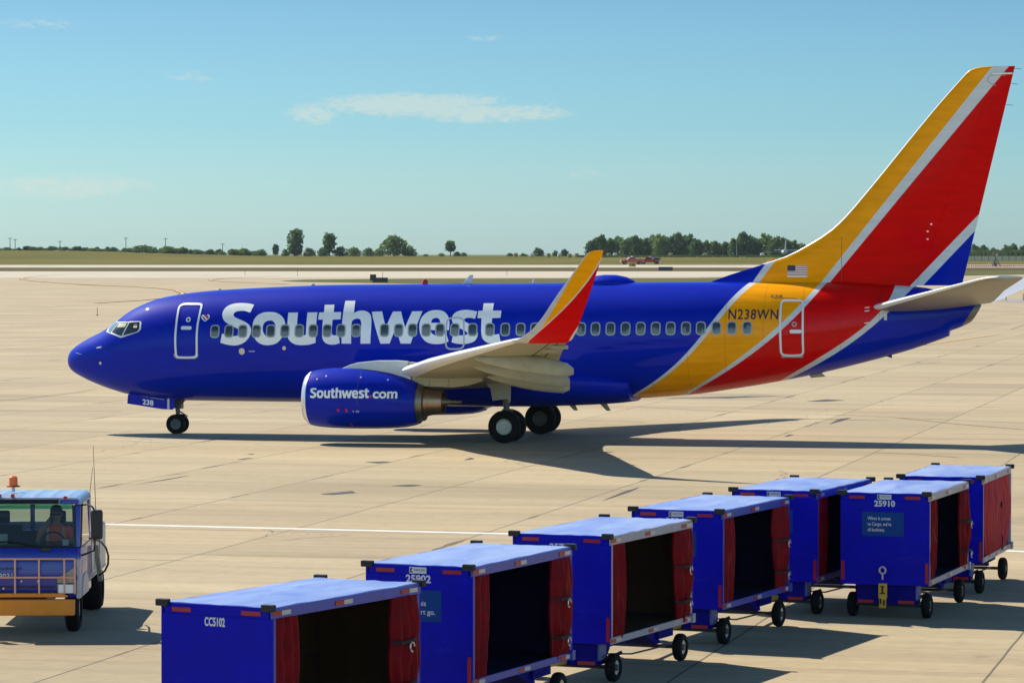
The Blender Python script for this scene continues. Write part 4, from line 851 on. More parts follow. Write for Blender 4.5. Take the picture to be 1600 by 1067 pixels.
    if hook:
        f = MB(); f.tube([(-.03,-.03,.70),(-.03,-.04,.80)]+[(-.03+.055*math.sin(a),-.04,.86-.06*math.cos(a)) for a in [i*.52 for i in range(13)]], .016, 6); f.build('tow_eye', pm('pink tow eye', (.55,.40,.45), .4), t)
        f = MB(); f.box((-.03,-.015,.50),(.15,.05,.26)); f.box((-.03,-.02,.30),(.12,.06,.20)); th = f.build('tow_bar', M_YTOW, t, 0, .012)
        f = MB(); f.box((-.03,-.045,.58),(.07,.012,.02)); f.box((-.03,-.045,.52),(.03,.012,.11)); f.box((-.03,-.045,.46),(.10,.012,.02)); f.box((-.06,-.055,.32),(.03,.012,.09)); f.box((0,-.055,.30),(.03,.012,.09)); f.build('tow_latch', M_BUMP, th, 0)
    elif tow:
        f = MB(); f.tube([(0,.25,.30),(.02,-.6,.34),(.05,-1.75,.42)], [.05,.045,.04], 6); f.box((.05,-1.8,.42),(.10,.18,.05)); f.build('tow_bar', M_YTOW, t, 40)
    if closed:
        c = curtain(t, .05, CL-.05, .66, 2.07, 13, .07, seed, M_CURTL)
        f = MB(); f.tube([(W2+.075,1.75,1.62),(W2+.085,1.68,1.56),(W2+.08,1.8,1.52)], .016, 5); f.tube([(W2+.08,1.75,1.0),(W2+.085,1.85,.94),(W2+.08,1.8,.7)], .013, 5); f.build('strap', M_BUMP, c)
    else:
        curtain(t, .06, .62, .66, 2.07, 3, .03, seed+1, M_CURT)
        curtain(t, CL-.80, CL-.03, .64, 2.07, 4, .10, seed+2, M_CURT, (1.52,.98))
    return t
POSES = [(-3.521, 40.544, 0.498), (-1.251, 45.691, 0.408), (0.734, 50.621, 0.406), (2.684, 55.511, 0.397), (4.625, 60.096, 0.381), (6.494, 59.376, 0.327), (8.018, 63.727, 0.294)]
cart(POSES[0], 'blue baggage cart numbered CC5102 with plywood lining, nearest the camera', ('CC5102',(-.165,1.945,.125,2.055)), None, False, True, seed=11)
cart(POSES[1], 'blue baggage cart numbered 25902 with dark blue inside, just behind cart CC5102', ('25902',(-.19,1.965,.18,2.075)), ('This\ncart go.',(-.06,1.53,.245,1.74)), seed=5, rail=M_CRAIL)
cart(POSES[2], 'blue baggage cart with brown plywood lining and greyish rails, third from the nearest', ('25754',(-.19,1.965,.18,2.075)), None, False, True, seed=31, rail=M_CGREY)
cart(POSES[3], 'blue baggage cart with dark blue inside, right behind the plywood lined cart with greyish rails', ('25241',(-.19,1.965,.18,2.075)), ('This\ncart go.',(-.06,1.53,.245,1.74)), seed=44)
cart(POSES[4], 'blue baggage cart whose open side is mostly hidden behind cart 25910', None, ('This\ncart go.',(-.06,1.53,.245,1.74)), seed=57)
cart(POSES[5], 'blue baggage cart numbered 25910 with a yellow folded tow bar on its front', ('25910',(-.19,1.965,.18,2.075)), ('When it comes\nto Cargo, we\u2019re\nall business.',(-.305,1.52,.115,1.80)), seed=63, rail=M_CGREY, hook=True)
cart(POSES[6], 'blue baggage cart with its faded red side curtain drawn closed, farthest right', None, None, False, closed=True, seed=78, rail=M_CGREY, tow=False)

# ------------------------------------------------------------------ service truck
M_TBLUE = pm('truck blue paint', (.010,.025,.33), .32, coat=.5, var=.12, scale=3)
M_TROOF = pm('truck roof sheet', (.27,.35,.50), .32, coat=.3, var=.1)
M_ORANGE = pm('bumper orange paint', (.85,.25,.003), .45, var=.12, scale=5)
M_RAIL = pm('faded salmon rail', (.85,.40,.28), .5, var=.1)
M_LGREY = pm('pale grey trim', (.50,.48,.47), .45, var=.15)
M_BODYW = pm('service body white', (.62,.60,.54), .5, var=.2, scale=4)
M_INT = pm('cab interior', (.012,.014,.017), .8, var=.2, spec=.2)
M_BLACK = pm('black plastic', (.010,.010,.011), .5)
def glass(name, tint, mixf):
    m = bpy.data.materials.new(name); m.use_nodes = True; nt = m.node_tree; nt.nodes.clear(); MATS[name] = m
    o = N(nt, 'ShaderNodeOutputMaterial'); tr = N(nt, 'ShaderNodeBsdfTransparent'); tr.inputs[0].default_value = (*tint,1)
    gl = N(nt, 'ShaderNodeBsdfGlossy'); gl.inputs['Roughness'].default_value = .02; lw = N(nt, 'ShaderNodeFresnel'); lw.inputs[0].default_value = 1.5
    mx = N(nt, 'ShaderNodeMixShader'); nt.links.new(math_(nt,'MULTIPLY',lw.outputs[0],mixf), mx.inputs[0]); nt.links.new(tr.outputs[0], mx.inputs[1]); nt.links.new(gl.outputs[0], mx.inputs[2]); nt.links.new(mx.outputs[0], o.inputs[0]); return m
M_GLASS = glass('truck glass', (.57,.68,.65), .8)
M_GLASST = glass('tinted sun strip', (.10,.50,.38), 1.0)
TX, TY = -8.22, 56.95
TR = thing('service_truck', 'blue cab service truck with orange bumper and guard rails, cut by the left edge', 'truck', (TX,TY,0), R(1.0))
# local: x right in the picture, y back from the nose, z up; half width 1.0
f = MB()
f.prism([(.06,.62),(.02,.95),(.05,1.30),(.12,1.46),(.30,1.46),(.30,.62)], lambda b, z, q: (q,b,z), -.97, .97)            # nose panel
f.span(-1.0,-.96,.16,1.75,.62,1.45); f.span(.96,1.0,.16,1.75,.62,1.45)                                                      # door lower halves
f.prism([(.12,1.46),(.28,2.16),(.40,2.20),(.27,1.46)], lambda b, z, q: (q,b,z), .885, .985); f.prism([(.12,1.46),(.28,2.16),(.40,2.20),(.27,1.46)], lambda b, z, q: (q,b,z), -.985, -.885)
f.span(-.99,-.93,1.62,1.75,1.45,2.2); f.span(.93,.99,1.62,1.75,1.45,2.2)                                                  # rear posts
f.span(-.96,.96,1.70,1.76,.62,1.62); f.span(-.96,-.72,1.70,1.76,1.62,2.2); f.span(.72,.96,1.70,1.76,1.62,2.2); f.span(-.72,.72,1.70,1.76,2.12,2.2); f.span(-.04,.04,1.70,1.76,1.62,2.12)
f.span(-.96,.96,.3,1.7,.62,.68)
CAB = f.build('cab', M_TBLUE, TR, 30, .02)
f = MB(); n = 15; rings = []
for j in range(8):
    b = .22+j*.22; ring = []
    for i in range(57):
        u = i/56; a = -1.0+2.0*u; e = min(1, min(u,1-u)*26); rib = .018*max(0,math.sin(u*math.pi*14))**.5
        ring.append((a,b,2.20+.11*e**.6*(1 if j else .72)+rib*(1 if 0 < j < 7 else 0)))
    rings.append(ring+[(1.0,b,2.17),(-1.0,b,2.17)])
f.loft(rings); f.build('roof', M_TROOF, CAB, 50)
f = MB(); f.prism([(.10,2.19),(.14,2.26),(.30,2.27),(.30,2.17)], lambda b, z, q: (q,b,z), -.99, .62); f.build('sun_visor', M_BLACK, CAB, 0, .01)
f = MB(); f.prism([(.20,2.17),(.20,2.25),(.34,2.27),(.34,2.17)], lambda b, z, q: (q,b,z), .64, .96); f.build('visor_end', M_TBLUE, CAB, 0, .03)
f = MB(); f.add([(-.89,.135,1.47),(.89,.135,1.47),(.85,.285,2.14),(-.85,.285,2.14)],[(0,1,2,3)]); f.build('windscreen', M_GLASS, CAB, 0)
f = MB(); f.add([(-.70,1.73,1.62),(.70,1.73,1.62),(.70,1.73,2.12),(-.70,1.73,2.12)],[(0,1,2,3)]); f.build('rear_window', M_GLASS, CAB, 0)
f = MB(); f.add([(-.70,1.724,1.98),(.70,1.724,1.98),(.70,1.724,2.12),(-.70,1.724,2.12)],[(0,1,2,3)]); f.build('sun_strip', M_GLASST, CAB, 0)
f = MB(); f.tube([(-.90,.128,1.46),(.90,.128,1.46)], .022, 6); f.tube([(.90,.128,1.46),(.865,.285,2.15)], .03, 6); f.tube([(-.90,.128,1.46),(-.865,.285,2.15)], .03, 6); f.build('windscreen_seal', M_BLACK, CAB)
for s in (1,-1):
    f = MB(); f.add([(s*.985,.32,1.46),(s*.985,1.6,1.46),(s*.965,1.6,2.16),(s*.965,.44,2.16)],[(0,1,2,3)]); f.build('side_window', M_GLASS, CAB, 0)
    f = MB(); f.prism([(.18,1.45),(.36,2.18),(.46,2.18),(.28,1.45)], lambda b, z, q: (s*(.99+q),b,z), -.012, .012); f.build('door_seal', M_BLACK, CAB, 0)
    f = MB(); f.prism([(-.9*0+.62,.70),(.93,.70),(.93,1.16),(.86,1.10),(.66,.97),(.62,.95)], lambda a, z, q: (s*a,.02+q,z), -.03, .10)
    h = f.build('headlight', pm('amber lamp glass', (.42,.33,.24), .25, coat=.6, var=.4, scale=8) if 'amber lamp glass' not in MATS else MATS['amber lamp glass'], TR, 0, .01)
    f = MB(); f.box((s*.765,-.02,.775),(.25,.03,.15)); f.build('lens', pm('headlight glint white', (.97,.97,.95), .2, coat=.8) if 'headlight glint white' not in MATS else MATS['headlight glint white'], h, 0, .02)  # lens coloured white to stand for its bright glint
    f = MB(); f.box((s*.76,-.015,.862),(.28,.02,.016)); f.build('lamp_divider', M_BLACK, h, 0)
    f = MB(); f.span(s*.93,s*1.0,.02,.5,.60,1.28); f.build('corner_trim', M_LGREY, TR, 0, .03)
    f = MB(); f.prism([(.30,.62),(.34,.86),(.55,.98),(.95,.98),(1.15,.86),(1.22,.62)], lambda b, z, q: (s*(1.0+q),b,z), -.05, .02); f.build('wheel_arch', M_LGREY, TR, 0, .02)
    # mirror on its arm
    f = MB(); f.box((s*1.27,.12,1.84),(.20,.10,.50)); mr = f.build('mirror', M_BLACK, TR, 0, .05)
    for arm in ([(s*.97,.42,2.14),(s*1.1,.22,2.17),(s*1.2,.14,2.13),(s*1.23,.14,2.05)], [(s*.98,.30,1.30),(s*1.1,.2,1.35),(s*1.22,.15,1.40),(s*1.24,.15,1.62)]):
        f = MB(); f.tube(arm, .017, 6); f.build('mirror_arm', M_BLACK, mr)
f = MB(); f.box((0,-.10,.475),(1.84,.16,.265)); f.build('bumper', M_ORANGE, TR, 0, .018)
f = MB(); f.prism([(-.98,.64),(.80,.64),(.80,.66),(.70,.705),(-.98,.705)], lambda a, z, q: (a,-.04+q,z), -.05, .06); f.build('bumper_lip', M_ORANGE, TR, 0, .008)
f = MB()
for z in (1.285,.975): f.tube([(-.95,-.12,z),(.93,-.12,z)], .017, 6)
for a in (-.89,-.5,-.07,.33,.75,.925): f.tube([(a,-.12,.70),(a,-.12,1.285)], .017, 6)
f.build('guard_rail', M_RAIL, TR)
nose = lambda off: (lambda u, v: (u, (.035-off if v > .95 else .05-off), v))
decal('cab_number', text_flat('19031', (-.40,.935,-.13,1.03), .02), M_STEN, CAB, nose(.02))
decal('cab_text', text_flat('PHOENIX', (-.50,1.09,.04,1.135), .02, 1.3), M_BLACK, CAB, nose(.02))
f = MB()
for z in (.80,.70): f.box((-.1,.03,z),(1.35,.03,.035))
f.build('grille', M_BLACK, CAB, 0)
f = MB(); f.lathe([(0,.02),(.03,.015)], (-.28,.02,.78), (0,-1,0), 10); f.lathe([(0,.025),(.03,.02)], (.30,.02,.90), (0,-1,0), 10); f.lathe([(0,.02),(.03,.015)], (.02,.02,.90), (0,-1,0), 10); f.build('nose_fastener', M_LIGHT, CAB)
f = MB(); f.box((.38,.0,1.275),(.22,.03,.03)); f.build('emblem', M_CHROME, CAB, 0, .008)
f = MB(); f.tube([(-.9,.11,1.50),(-.2,.10,1.56),(.25,.09,1.49),(.45,.09,1.42)], .014, 5); f.box((.42,.08,1.425),(.16,.05,.05)); f.build('wiper', M_BLACK, CAB)
f = MB(); f.lathe([(0,.03),(.09,.03)], (-.23,.95,2.33), (0,0,1), 10); b0 = f.build('beacon', M_PLATE, TR)
f = MB(); f.lathe([(.09,.11),(.11,.10),(.115,.075),(.25,.07),(.27,.04)], (-.23,.95,2.33), (0,0,1), 16); f.build('beacon_lamp', pm('orange beacon', (.85,.14,.01), .25, var=.2, scale=12), b0)
f = MB(); f.lathe([(.085,.115),(.10,.115)], (-.23,.95,2.33), (0,0,1), 16); f.build('beacon_base', M_BLACK, b0)
for a in (-.95,-.37,-.15,.73):
    f = MB(); f.box((a,.24,2.315 if a < .7 else 2.28),(.065,.07,.055)); f.build('clearance_light', pm('red marker lens', (.5,.008,.02), .3) if 'red marker lens' not in MATS else MATS['red marker lens'], TR, 0, .018)
# cab interior
f = MB(); f.prism([(.20,1.2),(.16,1.46),(.40,1.50),(.62,1.38),(.62,1.0)], lambda b, z, q: (q,b,z), -.95, .95); f.build('dashboard', M_INT, TR, 0, .02)
f = MB(); f.span(-.93,.93,1.66,1.695,.68,1.61); f.span(-.93,.93,.32,1.65,.685,.70); f.span(-.955,-.93,.3,1.65,.69,1.44); f.span(.93,.955,.3,1.65,.69,1.44); f.build('cab_lining', M_INT, TR, 0)
for a, w_ in ((-.50,.7),(.46,.50)):
    f = MB(); f.box((a,1.2,1.02),(w_,.5,.16)); f.box((a,1.52,1.40),(w_,.14,.66)); f.box((a,1.53,1.86),(.27,.10,.22)); f.build('seat', M_INT, TR, 0, .04)
f = MB(); f.tube([(.46+.2*math.cos(t_),.66+.1*math.sin(t_),1.50+.16*math.sin(t_)) for t_ in [i*2*math.pi/20 for i in range(21)]], .017, 6); f.tube([(.46,.5,1.35),(.46,.66,1.5)], .025, 6); f.tube([(.28,.66,1.5),(.64,.66,1.5)], .014, 5); f.build('steering_wheel', M_BLACK, TR)
f = MB(); f.box((-.37,.36,1.575),(.24,.10,.17)); f.build('paper_roll', pm('paper', (.35,.42,.38), .7), TR, 0, .02)
f = MB(); f.box((-.35,.42,1.98),(.22,.03,.07)); f.build('rear_view_mirror', M_BLACK, TR, 0, .02)
f = MB(); f.box((.74,.17,1.535),(.10,.006,.105)); f.build('sticker', pm('sticker grey', (.42,.45,.48), .6), TR, 0)
# service body behind the cab
f = MB(); f.span(-.95,.92,2.1,5.0,.75,1.50); f.span(.88,.93,2.1,5.0,.70,.75); f.build('service_body', M_BODYW, TR, 0, .02)
f = MB()
for i in range(4): f.span(.66+.07*i,.70+.07*i,2.12,4.9,1.50,1.535)
f.build('body_ribs', M_BODYW, TR, 0, .006)
f = MB()
for q in (2.5,3.1,3.9): f.box((.924,q,1.12),(.01,.05,.62))
f.box((.924,2.9,1.36),(.012,.3,.10)); f.box((.925,3.4,1.0),(.012,.2,.14)); f.build('locker_seam', M_STEEL, TR, 0)
f = MB(); f.span(-.8,.93,2.05,2.11,1.5,1.74); f.build('headboard', pm('headboard grey', (.24,.24,.27), .5), TR, 0, .01)
f = MB(); f.tube([(.74,2.35,1.60),(.74,2.75,1.60)], .12, 16); rl = f.build('hose_reel', pm('reel red', (.22,.01,.02), .4), TR)
f = MB(); f.tube([(.74,2.42,1.60),(.74,2.62,1.60)], .128, 16); f.build('reel_band', M_WHITE, rl)
f = MB(); f.prism([(2.15,1.30),(2.22,1.32),(2.95,.66),(2.85,.62)], lambda b, z, q: (1.04+q,b,z), -.04, .04); f.build('body_bracket', pm('grey green bracket', (.33,.36,.31), .5, var=.2), TR, 0, .01)
f = MB(); f.tube([(1.14,.2,1.60),(1.20,.8,1.52),(1.19,1.6,1.42),(1.22,2.1,1.28),(1.24,2.3,1.12),(1.23,2.35,.97),(1.17,2.4,.85),(1.06,2.5,.76)], .018, 8); f.build('hose', M_BLACK, TR)
for x, y, z, dx in ((.97,2.9,3.00,-.05),(.88,2.9,2.62,.03)):
    f = MB(); f.tube([(x,y,1.5),(x-.02,y,2.2),(x+dx,y,z)], [.008,.006,.004], 5); f.build('whip_antenna', M_BLACK, TR)
f = MB(); f.span(-.4,.4,.3,5.0,.45,.62); f.build('frame', M_STEEL, TR, 0)
for (x, y, r, h) in ((.82,.62,.385,.12),(-.82,.62,.385,.12),(.76,4.05,.385,.20),(-.76,4.05,.385,.20)):
    sg = 1 if x > 0 else -1
    f = MB(); f.lathe([(-h*.6,.21),(-h,.23),(-h,.31),(-h*.7,.372),(0,.385),(h*.7,.372),(h,.31),(h,.23),(h*.6,.21)], (x,y,.385), (1,0,0), 32, False, False); wl = f.build('wheel', M_TYRE, TR, 50)
    q = sg*h; f = MB(); f.lathe([(0,.215),(q*.7,.212),(q*.6,.18),(q*.2,.15),(q*.25,.08),(q*.8,.07),(q*.85,.001)], (x,y,.385), (1,0,0), 24, True, False); f.build('rim', M_LGREY, wl, 40)

# ---- the driver
def skin_body(name, joints, edges, mat, parent, loc, rz):
    me = bpy.data.meshes.new(name); me.from_pydata([j[0] for j in joints], edges, []); ob = bpy.data.objects.new(name, me); COL.objects.link(ob)
    md = ob.modifiers.new('s','SKIN'); ob.modifiers.new('d','SUBSURF').levels = 2
    me.skin_vertices[0].data[0].use_root = True
    for v, j in zip(me.skin_vertices[0].data, joints): v.radius = (j[1], j[2] if len(j) > 2 else j[1])
    dg = bpy.context.evaluated_depsgraph_get(); dg.update(); m2 = bpy.data.meshes.new_from_object(ob.evaluated_get(dg)); bpy.data.objects.remove(ob)
    m2.materials.clear(); finish(m2, 0); m2.polygons.foreach_set('use_smooth', [True]*len(m2.polygons)); return link(name, m2, mat, parent)
M_SKIN = pm('skin', (.30,.18,.13), .55)
J = [((0,0,.02),.16,.13),((0,.0,.22),.15,.11),((0,.0,.42),.17,.11),((0,-.01,.50),.09,.08),((0,-.02,.57),.058),((0,-.03,.64),.085,.095),((0,-.03,.74),.092,.105),((0,-.02,.80),.07,.08),
     ((.19,0,.44),.068),((.25,-.04,.20),.055),((.17,-.30,.13),.042),((.12,-.42,.16),.03),
     ((-.19,0,.44),.068),((-.30,-.14,.23),.055),((-.19,-.16,.47),.042),((-.12,-.14,.60),.032),
     ((.10,-.10,.0),.10),((.11,-.42,-.02),.08),((-.10,-.10,.0),.10),((-.11,-.42,-.02),.08)]
ED = [(0,1),(1,2),(2,3),(3,4),(4,5),(5,6),(6,7),(2,8),(8,9),(9,10),(10,11),(2,12),(12,13),(13,14),(14,15),(0,16),(16,17),(0,18),(18,19)]
# fingers
for base, hand, sx in ((11,(.12,-.42,.16),1),(15,(-.12,-.14,.60),-1)):
    for k in range(5):
        i = len(J); dx = (-.030+.015*k); hx, hy, hz = hand
        if base == 11: p1 = (hx+dx,hy-.05,hz+.03-.004*abs(k-2)); p2 = (hx+dx*1.1,hy-.065,hz-.005)
        else: p1 = (hx+.02,hy-.01+dx,hz+.055-.006*abs(k-2)); p2 = (hx+.035,hy-.01+dx,hz+.085-.008*abs(k-2))
        J += [(p1,.010),(p2,.008)]; ED += [(base,i),(i,i+1)]
PX, PY, PZ = TX+.44, TY+1.28, 1.22
person = skin_body('person', J, ED, M_SKIN, None, None, 0); person.location = (PX,PY,PZ)
tag(person, 'driver in orange safety vest behind the windscreen, one hand raised to the face', 'person')
M_VEST = pm('orange safety vest', (1.0,.12,.05), .65, var=.12, scale=9); M_VSTR = pm('vest reflective band', (.42,.36,.22), .4)
f = MB(); f.loft([[(rx*math.cos(a)*1.0, -.0+ry*math.sin(a), z) for a in [2*math.pi*j/28 for j in range(28)]] for z, rx, ry in [(.04,.20,.17),(.15,.195,.165),(.28,.205,.16),(.38,.225,.155),(.45,.235,.14),(.50,.18,.12),(.525,.11,.10)]], True, True)
for sx in (1,-1): f.tube([(sx*.16,0,.45),(sx*.23,-.01,.40),(sx*(.25 if sx > 0 else .27),-.03 if sx > 0 else -.07,.30)], [.09,.085,.075], 14)
vest = f.build('vest', M_VEST, person, 60)
for sx in (1,-1):
    f = MB(); f.prism([(sx*.10,.05),(sx*.145,.05),(sx*.155,.47),(sx*.11,.50)], lambda a, z, q: (a,-.0-(.168 if z < .3 else .125)+q,z), -.012, .03); f.build('reflective_band', M_VSTR, vest, 0)
f = MB(); f.loft([[(rx*math.cos(a), -.025+ry*math.sin(a), z) for a in [2*math.pi*j/24 for j in range(24)]] for z, rx, ry in [(.755,.105,.122),(.80,.103,.12),(.845,.08,.095),(.865,.03,.04)]]); f.prism([(-.09,-.12),(.09,-.12),(.06,-.22),(-.06,-.22)], lambda a, b, z: (a,b,z), .758, .775)
f.build('cap', pm('dark cap', (.02,.02,.025), .8), person, 50)
f = MB(); f.tube([(-.095,-.06,.715),(-.075,-.13,.715),(-.012,-.145,.715),(.012,-.145,.715),(.075,-.13,.715),(.095,-.06,.715)], [.012,.024,.014,.014,.024,.012], 8); f.build('sunglasses', M_BLACK, person)
f = MB(); f.lathe([(0,.005),(.02,.016),(.045,.018),(.06,.006)], (0,-.135,.70), (0,-.15,-1), 10); f.build('nose', M_SKIN, person)
f = MB(); f.tube([(-.03,-.128,.625),(0,-.135,.622),(.03,-.128,.625)], .007, 6); f.build('mouth', pm('lips', (.10,.04,.04), .5), person)
for sx in (1,-1): f = MB(); f.box((sx*.098,-.03,.70),(.02,.04,.06)); f.build('ear', M_SKIN, person, 0, .008)

# ------------------------------------------------------------------ far side of the airfield
def at(px, Y): return (px-800)/5335.8*Y                        # where a bearing meets the distance Y
def leaf_mat(name, c0, c1):
    m, nt, b = base_mat(name); g = N(nt, 'ShaderNodeNewGeometry'); oi = N(nt, 'ShaderNodeObjectInfo')
    k = math_(nt,'MULTIPLY_ADD',noise(nt, g.outputs['Position'], .55, 3, .6),1.0,math_(nt,'MULTIPLY_ADD',oi.outputs['Random'],.4,-.2))
    nt.links.new(mixc(nt, ramp(nt, k, [(.3,0),(.75,1)]), c0, c1), b.inputs['Base Color']); b.inputs['Roughness'].default_value = .85; b.inputs['Specular IOR Level'].default_value = .15
    tl = N(nt, 'ShaderNodeBsdfTranslucent'); nt.links.new(b.inputs['Base Color'].links[0].from_socket, tl.inputs[0])
    mx = N(nt, 'ShaderNodeMixShader'); mx.inputs[0].default_value = .6; o_ = nt.nodes['Material Output']
    nt.links.new(b.outputs[0], mx.inputs[1]); nt.links.new(tl.outputs[0], mx.inputs[2]); nt.links.new(mx.outputs[0], o_.inputs[0])
    return m
M_LEAF = leaf_mat('leaves', (.085,.165,.052), (.21,.29,.095)); M_LEAFD = leaf_mat('dark leaves', (.07,.145,.062), (.155,.24,.095))
M_BARK = pm('bark', (.08,.06,.045), .9, var=.2)
def crown_mesh(seed, prof, n_clump, per, leaf, gap=0.0):
    """unit-height crown: leaf faces gathered in clumps through the volume; prof = (height, radius) table"""
    rnd = random.Random(seed); f = MB()
    z0, z1 = prof[0][0], prof[-1][0]
    lobes = []
    for _ in range(15):
        z = z0+(z1-z0)*rnd.uniform(.08,.93); r = interp(prof, z); a = rnd.uniform(0,2*math.pi); q = rnd.uniform(.40,.62)
        lobes.append((Vector((r*(1.02-q)*math.cos(a), r*(1.02-q)*math.sin(a), z)), r*q*rnd.uniform(.8,1.1)+.02))
    for _ in range(n_clump):
        if rnd.random() < gap: continue
        o_, q = lobes[rnd.randrange(15)]; d = Vector((rnd.gauss(0,1),rnd.gauss(0,1),rnd.gauss(0,1)+.25)).normalized()
        c = o_+Vector((d.x*q, d.y*q, d.z*min(q,.20)))*rnd.uniform(.75,1.06); cr = rnd.uniform(.035,.085)
        if c.z < z0: c.z = z0+.02
        for _ in range(per):
            d = Vector((rnd.gauss(0,1),rnd.gauss(0,1),rnd.gauss(0,.8)+.2)).normalized(); p = c+d*cr*rnd.uniform(.5,1.1)
            n_ = (d+Vector((rnd.gauss(0,.6),rnd.gauss(0,.6),rnd.gauss(0,.6)))).normalized()
            t = n_.cross(Vector((rnd.gauss(0,1),rnd.gauss(0,1),rnd.gauss(0,1)))).normalized(); q = n_.cross(t); s = leaf*rnd.uniform(.6,1.4)
            f.add([p-t*s-q*s*.6, p+t*s-q*s*.6, p+t*s*.7+q*s*.8, p-t*s*.8+q*s*.6], [(0,1,2,3)])
    # dense inner foliage so the crown is not see-through everywhere
    for _ in range(n_clump*2):
        z = rnd.uniform(z0+.03, z1-.04); r = interp(prof, z)*math.sqrt(rnd.random())*.85; a = rnd.uniform(0,2*math.pi); p = Vector((r*math.cos(a), r*math.sin(a), z))
        n_ = Vector((rnd.gauss(0,1),rnd.gauss(0,1),rnd.gauss(0,1))).normalized(); t = n_.cross(Vector((0,0,1))).normalized(); q = n_.cross(t); s = leaf*1.6
        f.add([p-t*s-q*s, p+t*s-q*s, p+t*s+q*s, p-t*s+q*s], [(0,1,2,3)])
    return f.mesh('crown', 0, 0, False)
def trunk_mesh(seed, h, r):
    rnd = random.Random(seed); f = MB(); f.tube([(0,0,-.03),(rnd.uniform(-.01,.01),0,h*.5),(rnd.uniform(-.02,.02),0,h)], [r*1.3,r,r*.6], 7)
    for k in range(5):
        a = rnd.uniform(0,6.28); L = rnd.uniform(.15,.26); f.tube([(0,0,h*rnd.uniform(.6,.95)),(L*.5*math.cos(a),L*.5*math.sin(a),h+L*.45),(L*math.cos(a),L*math.sin(a),h+L)], [r*.5,r*.35,r*.15], 5)
    return f.mesh('trunk', 40)
KINDS = {
 'tall': (crown_mesh(1, [(.05,.20),(.15,.30),(.4,.36),(.65,.36),(.85,.29),(.96,.17),(1.0,.05)], 230, 12, .022), trunk_mesh(1,.30,.03)),
 'open': (crown_mesh(2, [(.12,.30),(.3,.34),(.45,.28),(.6,.40),(.8,.36),(.92,.20),(1.0,.06)], 170, 12, .026, .25), trunk_mesh(2,.45,.025)),
 'round': (crown_mesh(3, [(.03,.75),(.15,.92),(.35,.98),(.6,.86),(.8,.60),(.93,.32),(1.0,.10)], 420, 12, .026), trunk_mesh(3,.25,.04)),
 'small': (crown_mesh(4, [(.32,.15),(.42,.36),(.6,.44),(.8,.40),(.93,.24),(1.0,.06)], 150, 12, .03, .1), trunk_mesh(4,.55,.032)),
 'wood': (crown_mesh(5, [(.03,.50),(.2,.62),(.5,.64),(.72,.55),(.88,.36),(1.0,.09)], 320, 12, .026), trunk_mesh(5,.25,.03)),
 'bush': (crown_mesh(6, [(.03,.9),(.2,1.15),(.5,1.1),(.8,.7),(1.0,.2)], 230, 11, .035), trunk_mesh(6,.2,.03)),
}
FIRST = set()
def tree(kind, px, ybase, hpx, wk, Y, label, group=None, mat=None, name='tree'):
    cm, tm = KINDS[kind]; X = at(px, Y); h = hpx/5335.8*Y; rnd = random.Random(int(px*7+hpx))
    t = thing(name, label, 'tree' if name == 'tree' else 'bush', (X, Y, gz(Y,X)), rnd.uniform(0,6.28), group)
    t.scale = (h*wk, h*wk, h)
    for nm, me, mm in (('crown',cm,mat or M_LEAF),('trunk',tm,M_BARK)):
        if not me.materials: me.materials.append(mm)
        o = bpy.data.objects.new(nm, me); COL.objects.link(o); o.parent = t
        o.material_slots[0].link = 'OBJECT'; o.material_slots[0].material = mm
tree('tall', 461, 400, 42, 1.0, 1462, 'tall narrow dark tree, highest on the left horizon', None, M_LEAFD)
tree('open', 515, 400, 35, .95, 1462, 'loose open crowned tree just right of the tallest left hand tree')
tree('round', 616, 400, 31, .98, 1464, 'broad round topped tree standing above the aircraft lettering', None, M_LEAF)
tree('bush', 640, 400, 14, .9, 1461, 'low bush at the right foot of the broad round tree', None, M_LEAF, 'bush')
tree('small', 704, 400, 23, .95, 1462, 'small lone tree with bare trunk in the gap of the horizon', None, M_LEAFD)
tree('open', 431, 400, 18, .9, 1464, 'small ragged tree left of the tallest left hand tree', None, M_LEAFD)
for i, (px, h, wk, k, lab) in enumerate([(408,10,1.0,'bush','low dark bush left of the ragged small tree'),(446,11,.6,'bush','low bush at the left foot of the tallest tree'),(484,13,.8,'bush','low bush between the tallest tree and the open crowned tree'),
    (505,14,.7,'bush','low bush at the foot of the open crowned tree'),(532,15,.8,'bush','rounded bush right of the open crowned tree'),(552,14,.9,'bush','middle bush of the row left of the broad round tree'),(575,13,.8,'bush','bush next to the broad round tree on its left'),(592,12,.7,'bush','bush touching the left side of the broad round tree'),
    (665,3.5,1.4,'bush','tiny bush left of the small lone tree'),(690,5,1.2,'bush','low bush at the left foot of the small lone tree'),(714,7,.9,'bush','low bush at the right foot of the small lone tree'),(725,6,.9,'bush','outer bush right of the small lone tree'),(797,5,1.2,'bush','low bush at the left end of the hazy middle clump')]):
    tree(k, px, 400, h, wk, 1458+3*(i%3), lab, 'bushes along the horizon', M_LEAF if i % 2 else M_LEAFD, 'bush')
for px, h, wk, lab in [(818,9,1.3,'low tree at the left of the middle clump'),(841,17,.95,'taller rounded tree in the middle clump left of the winglet'),(868,13,.8,'middle tree of the clump left of the winglet'),(882,15,.85,'right hand tree of the clump left of the winglet')]:
    tree('wood', px, 400, h, wk, 1600, lab, 'trees on the horizon', M_LEAFD)
woods = [(925,22),(938,29),(952,24),(966,27),(980,25),(993,28),(1006,24),(1020,29),(1033,30),(1046,27),(1060,32),(1075,30),(1088,24),(1102,21),(1117,20),(1132,19),(1148,24),(1163,33),(1180,25),(1197,31),(1212,27),(1226,25),(1240,21),(1252,17),(1265,12)]
